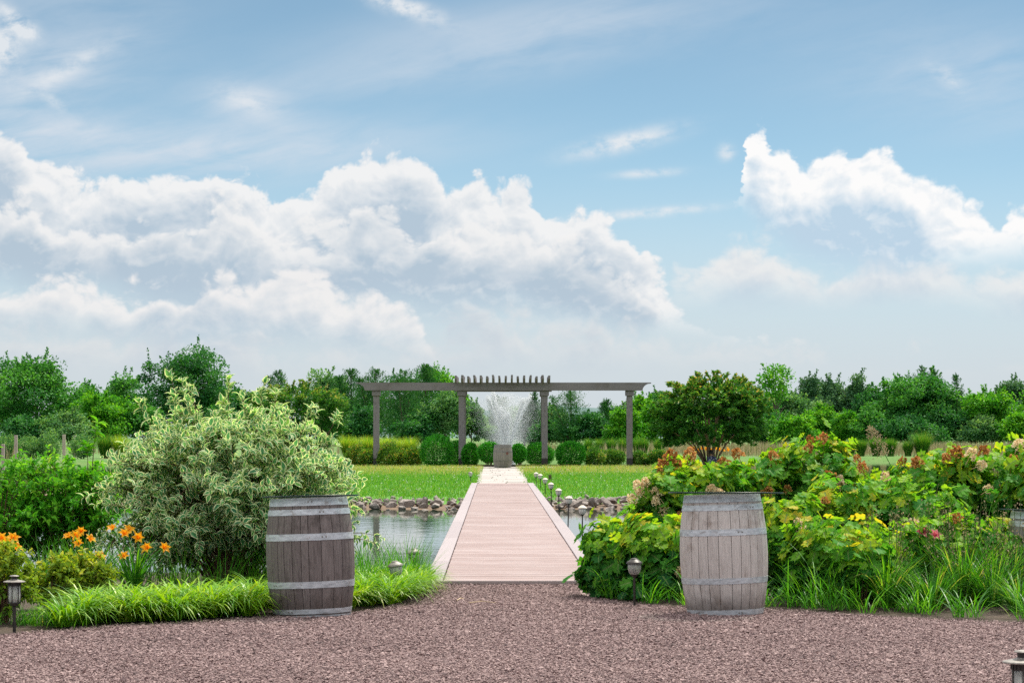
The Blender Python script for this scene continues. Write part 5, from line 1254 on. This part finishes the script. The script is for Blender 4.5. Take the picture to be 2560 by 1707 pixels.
def hydrangea(label, px, Y, w_, H, seed, n_st, heads, zb=.03, L=.128, low=.16, n_tw=8, dep=None):
    r = R(seed); X = (px - 1280) / F * Y; t = thing('oakleaf_hydrangea', label, 'hydrangea', (X, Y, zb), group='oak-leaved hydrangeas in the border')
    a_ = np.arange(n_st) * 2.39996 + r.normal(0, .25, n_st); e_ = r.permutation((np.arange(n_st) + .5) / n_st)
    zt = H * (low + (.96 - low) * e_ ** .65) * r.uniform(.92, 1.03, n_st); q = np.sqrt(np.clip(1 - ((zt / H - .48) / .58) ** 2, .05, 1)) * r.uniform(.45, 1, n_st) ** .5
    tip = np.stack([np.cos(a_) * q * w_ / 2, np.sin(a_) * q * (dep or w_ * .7) / 2, zt], 1); b0 = tip * np.array([.2, .2, 0]); c = np.stack([tip[:, 0] * .5, tip[:, 1] * .5, zt * .75], 1)
    leafy(t, r, curve3(b0, c, tip, 7), G['oak'], OAK, n_tw, .15, 3, L, .92, .85, face=1.5, jit=.62, u0=.22, r0=.007, petiole=.28, updir=.6, zmin=.05, tip_bright=.68)  # upper leaves coloured yellower to carry the light shining through them
    for i, h in enumerate(heads):
        kind_, hx, hy = h
        if kind_ == 'b' and r.random() < .35: continue
        p = at(hx, hy, Y - (.34 + .12 * r.random()) * w_); o = bpy.data.objects.new('flower_head', (PB if kind_ == 'b' else PC)[r.integers(4)]); COL.objects.link(o); o.parent = t
        sc_ = r.uniform(.6, 1.0); o.location = (p.x - X, p.y - Y, p.z - zb - .09 * sc_); o.rotation_euler = (r.normal(.1, .35), r.normal(0, .45), r.uniform(0, 6.3)); o.scale = (sc_, sc_, sc_)
    return t


hydrangea('low leafy hydrangea at the corner of the boardwalk and the gravel', 1558, 21.6, .66, .62, 741, 34, [('c', 1687, 1325), ('c', 1615, 1420), ('c', 1690, 1450)], low=.12)
hydrangea('hydrangea between the dark bell-capped lamp and the pale barrel', 1650, 21.2, .70, .70, 742, 26, [('c', 1700, 1425)], low=.10)
hydrangea('hydrangea with cream heads rising towards the boardwalk lamps', 1665, 23.2, .52, 1.08, 743, 26, [('c', 1587, 1240), ('c', 1610, 1225), ('b', 1650, 1200), ('c', 1600, 1205), ('c', 1652, 1228), ('b', 1690, 1195), ('c', 1640, 1250), ('c', 1665, 1275), ('b', 1703, 1290), ('c', 1618, 1203)])
hydrangea('tall hydrangea behind the pale barrel\'s glass top, end nearest the lawn', 1735, 23.6, .90, 1.20, 744, 36, [('b', 1668, 1135), ('b', 1690, 1150), ('b', 1720, 1128), ('b', 1745, 1145), ('c', 1783, 1222), ('c', 1805, 1225), ('b', 1660, 1160), ('b', 1705, 1125), ('b', 1680, 1220), ('b', 1728, 1158)])
hydrangea('tall hydrangea directly behind the pale barrel, with bright upper leaves', 1885, 23.9, .95, 1.24, 745, 36, [('b', 1910, 1225), ('b', 1938, 1135), ('b', 1955, 1140), ('b', 1820, 1150), ('b', 1850, 1130)])
hydrangea('highest hydrangea, carrying the topmost brown flower heads', 2040, 24.1, 1.0, 1.44, 746, 38, [('b', 2030, 1095), ('b', 2048, 1090), ('b', 2062, 1098), ('b', 2012, 1115), ('b', 1998, 1130), ('b', 2072, 1135), ('b', 1992, 1190), ('c', 2100, 1200), ('b', 1960, 1170), ('b', 2085, 1180), ('b', 1970, 1220), ('b', 2052, 1112)])
hydrangea('dark-leaved hydrangea on the far flank of the pale barrel, with cream heads near the gravel', 1975, 21.3, .70, .86, 747, 30, [('c', 2010, 1322), ('c', 1985, 1340), ('c', 1992, 1362), ('c', 2037, 1365), ('b', 1940, 1345), ('c', 1997, 1437), ('c', 2000, 1300)], low=.12)
hydrangea('hydrangea below the leaning plume stalk', 2185, 24.0, .95, 1.18, 748, 34, [('b', 2145, 1140), ('b', 2170, 1150), ('c', 2215, 1190), ('b', 2130, 1225), ('b', 2250, 1150), ('b', 2285, 1160), ('c', 2240, 1290), ('b', 2160, 1165)])
hydrangea('single bright hydrangea shoot standing out of the low grass', 2152, 20.15, .34, .70, 749, 6, [], low=.3, n_tw=4)
hydrangea('hydrangea behind the upright reed grass', 2340, 23.8, .95, 1.30, 750, 34, [('b', 2335, 1130), ('b', 2390, 1125), ('c', 2420, 1130), ('b', 2300, 1150), ('b', 2370, 1140), ('c', 2460, 1215), ('b', 2505, 1210)])
hydrangea('hydrangea behind the half-hidden barrel, with a cream spike on top', 2500, 23.7, 1.0, 1.36, 751, 36, [('c', 2541, 1105), ('b', 2460, 1125), ('b', 2490, 1140), ('b', 2528, 1150), ('c', 2440, 1150)])
hydrangea('hydrangea in the middle of the border below the highest one', 2110, 22.3, .85, .98, 752, 32, [('c', 2240, 1292), ('b', 2065, 1250), ('b', 2150, 1260)], low=.15)
hydrangea('hydrangea low in the border between the reed grasses', 2300, 22.2, .80, .95, 753, 30, [('c', 2270, 1300)], low=.15)
hydrangea('hydrangea cut off by the photo edge beyond the half-hidden barrel', 2640, 23.2, .95, 1.35, 754, 30, [('b', 2575, 1150)])

hydrangea('dark low hydrangea leaves showing behind the bright fountain-like tussock', 2245, 20.7, .70, .66, 755, 20, [], low=.15)
hydrangea('dark low hydrangea leaves under the pink daylily beside the half-hidden barrel', 2425, 20.9, .70, .72, 756, 20, [('b', 2400, 1290)], low=.15)
hydrangea('dark low hydrangea at the foot of the single bright shoot', 2075, 20.7, .70, .62, 757, 24, [], low=.12)
# ------------------------------------------------------------------ person resting under the multi-trunked tree
def skin_mesh(name, verts, edges, radii, root=0):
    me = bpy.data.meshes.new(name); me.from_pydata(verts, edges, []); o = bpy.data.objects.new(name, me); COL.objects.link(o)
    sk = o.modifiers.new('skin', 'SKIN'); sv = me.skin_vertices[0].data
    for v, rad in zip(sv, radii): v.radius = (rad, rad) if not isinstance(rad, tuple) else rad
    sv[root].use_root = True; sb = o.modifiers.new('sub', 'SUBSURF'); sb.levels = 2; sb.render_levels = 2
    dg = bpy.context.evaluated_depsgraph_get(); new = bpy.data.meshes.new_from_object(o.evaluated_get(dg)); o.modifiers.clear(); o.data = new
    return o
MP = []
m, k, b, o = material('skin'); k.put(b.inputs['Base Color'], (.33, .17, .11)); b.inputs['Roughness'].default_value = .5; MP.append(m)
m, k, b, o = material('patterned_shirt'); k.put(b.inputs['Base Color'], k.ramp(k.vor(objco(k), 14, 0, .5, 'F1', 0), [(.25, (.50, .55, .65)), (.40, (.04, .05, .14)), (.8, (.02, .025, .08))])); b.inputs['Roughness'].default_value = .8; MP.append(m)
MP.append(plain('dark_trousers', (.05, .05, .07), .85))
px0 = at(1778, 1160, 103); 
Vv = [(0, 0, .11), (0, .02, .28), (0, .01, .46), (0, 0, .53), (.01, -.01, .60), (.02, -.03, .70), (.02, -.03, .78),
      (.17, 0, .47), (.22, -.14, .27), (.14, -.34, .30), (.11, -.40, .31), (-.17, 0, .47), (-.23, -.13, .27), (-.14, -.33, .31), (-.11, -.39, .32),
      (.11, -.02, .10), (.16, -.36, .42), (.14, -.52, .06), (.14, -.68, .04), (-.11, -.02, .10), (-.16, -.36, .43), (-.14, -.52, .06), (-.14, -.68, .04)]
for f_ in range(4):
    for sgn, base_i in ((1, 10), (-1, 14)): pass
Ee = [(0, 1), (1, 2), (2, 3), (3, 4), (4, 5), (5, 6), (2, 7), (7, 8), (8, 9), (9, 10), (2, 11), (11, 12), (12, 13), (13, 14), (0, 15), (15, 16), (16, 17), (17, 18), (0, 19), (19, 20), (20, 21), (21, 22)]
Rr = [(.15, .11), (.14, .10), (.15, .10), .06, .055, (.082, .095), (.06, .07), .06, .045, .034, .028, .06, .045, .034, .028, .09, .065, .045, .04, .09, .065, .045, .04]
for sgn, hi in ((1, 10), (-1, 14)):
    hx, hy, hz = Vv[hi]
    for f_ in range(4):
        i0 = len(Vv); Vv += [(hx - sgn * .015 * f_ + sgn * .02, hy - .05, hz + .01), (hx - sgn * .016 * f_ + sgn * .02, hy - (.085 - .006 * abs(f_ - 1)), hz - .012)]; Ee += [(hi, i0), (i0, i0 + 1)]; Rr += [.010, .008]
    i0 = len(Vv); Vv += [(hx - sgn * .045, hy - .015, hz + .012), (hx - sgn * .055, hy - .045, hz + .006)]; Ee += [(hi, i0), (i0, i0 + 1)]; Rr += [.011, .009]
pe = skin_mesh('person', Vv, Ee, Rr); pe.location = (px0.x, 103, .02 + float(isl_z(np.array(px0.x), np.array(103.)))); pe.rotation_euler = (0, 0, 2.4)
for mm in MP: pe.data.materials.append(mm)
for p in pe.data.polygons:
    c = p.center; p.use_smooth = True
    p.material_index = 0 if (c.z > .55 or (c.y < -.22 and c.z > .24 and abs(c.x) < .20 and c.z < .36)) else (1 if c.z > .20 and c.y > -.20 else 2)
tag(pe, 'person in a blue patterned shirt sitting on the lawn beneath the multi-trunked tree', 'person')
s = Soup(); d = sphere(R(801), 900); d = d[(d[:, 2] > -.35) & ((d[:, 1] > -.45) | (d[:, 2] > .5))]
s.leaves(np.array([.02, -.02, .715]) + d * np.array([.085, .10, .105]), norm(np.array([0, .1, -1.]) + d * .3), d, .07, .02, CARD, R(2).random(len(d))); s.build('hair', plain('dark_hair', (.015, .011, .010), .6), pe)
s = Soup()
for sg in (-1, 1): s.lathe([(.004, -.01), (.011, -.004), (.011, .004), (.004, .01)], 10, (.02 + sg * .032, -.117, .735))
s.lathe([(.012, .0), (.010, .02), (.004, .035)], 8, (.02, -.122, .700)); s.box((.02, -.113, .678), (.022, .006, .005)); s.build('face', MP[0], pe)

# stray straws on the gravel
for i, (x0, y0, x1, y1, lab) in enumerate(((1172, 1512, 1240, 1512, 'long dry straw lying across the gravel in front of the boardwalk'), (1142, 1506, 1160, 1502, 'short bent straw on the gravel near the border grass'))):
    Y0, Y1 = 8824 / (y0 - 1085), 8824 / (y1 - 1085); a = np.array([(x0 - 1280) / F * Y0, Y0, .022]); b_ = np.array([(x1 - 1280) / F * Y1, Y1, .022])
    s = Soup(); s.tubes(np.array([[a, (a + b_) / 2 + np.array([0, .05, .01]), b_]]), .005, .003, 5); tag(s.build('dry_straw', plain('straw', (.55, .42, .28), .8)), lab, 'straw')
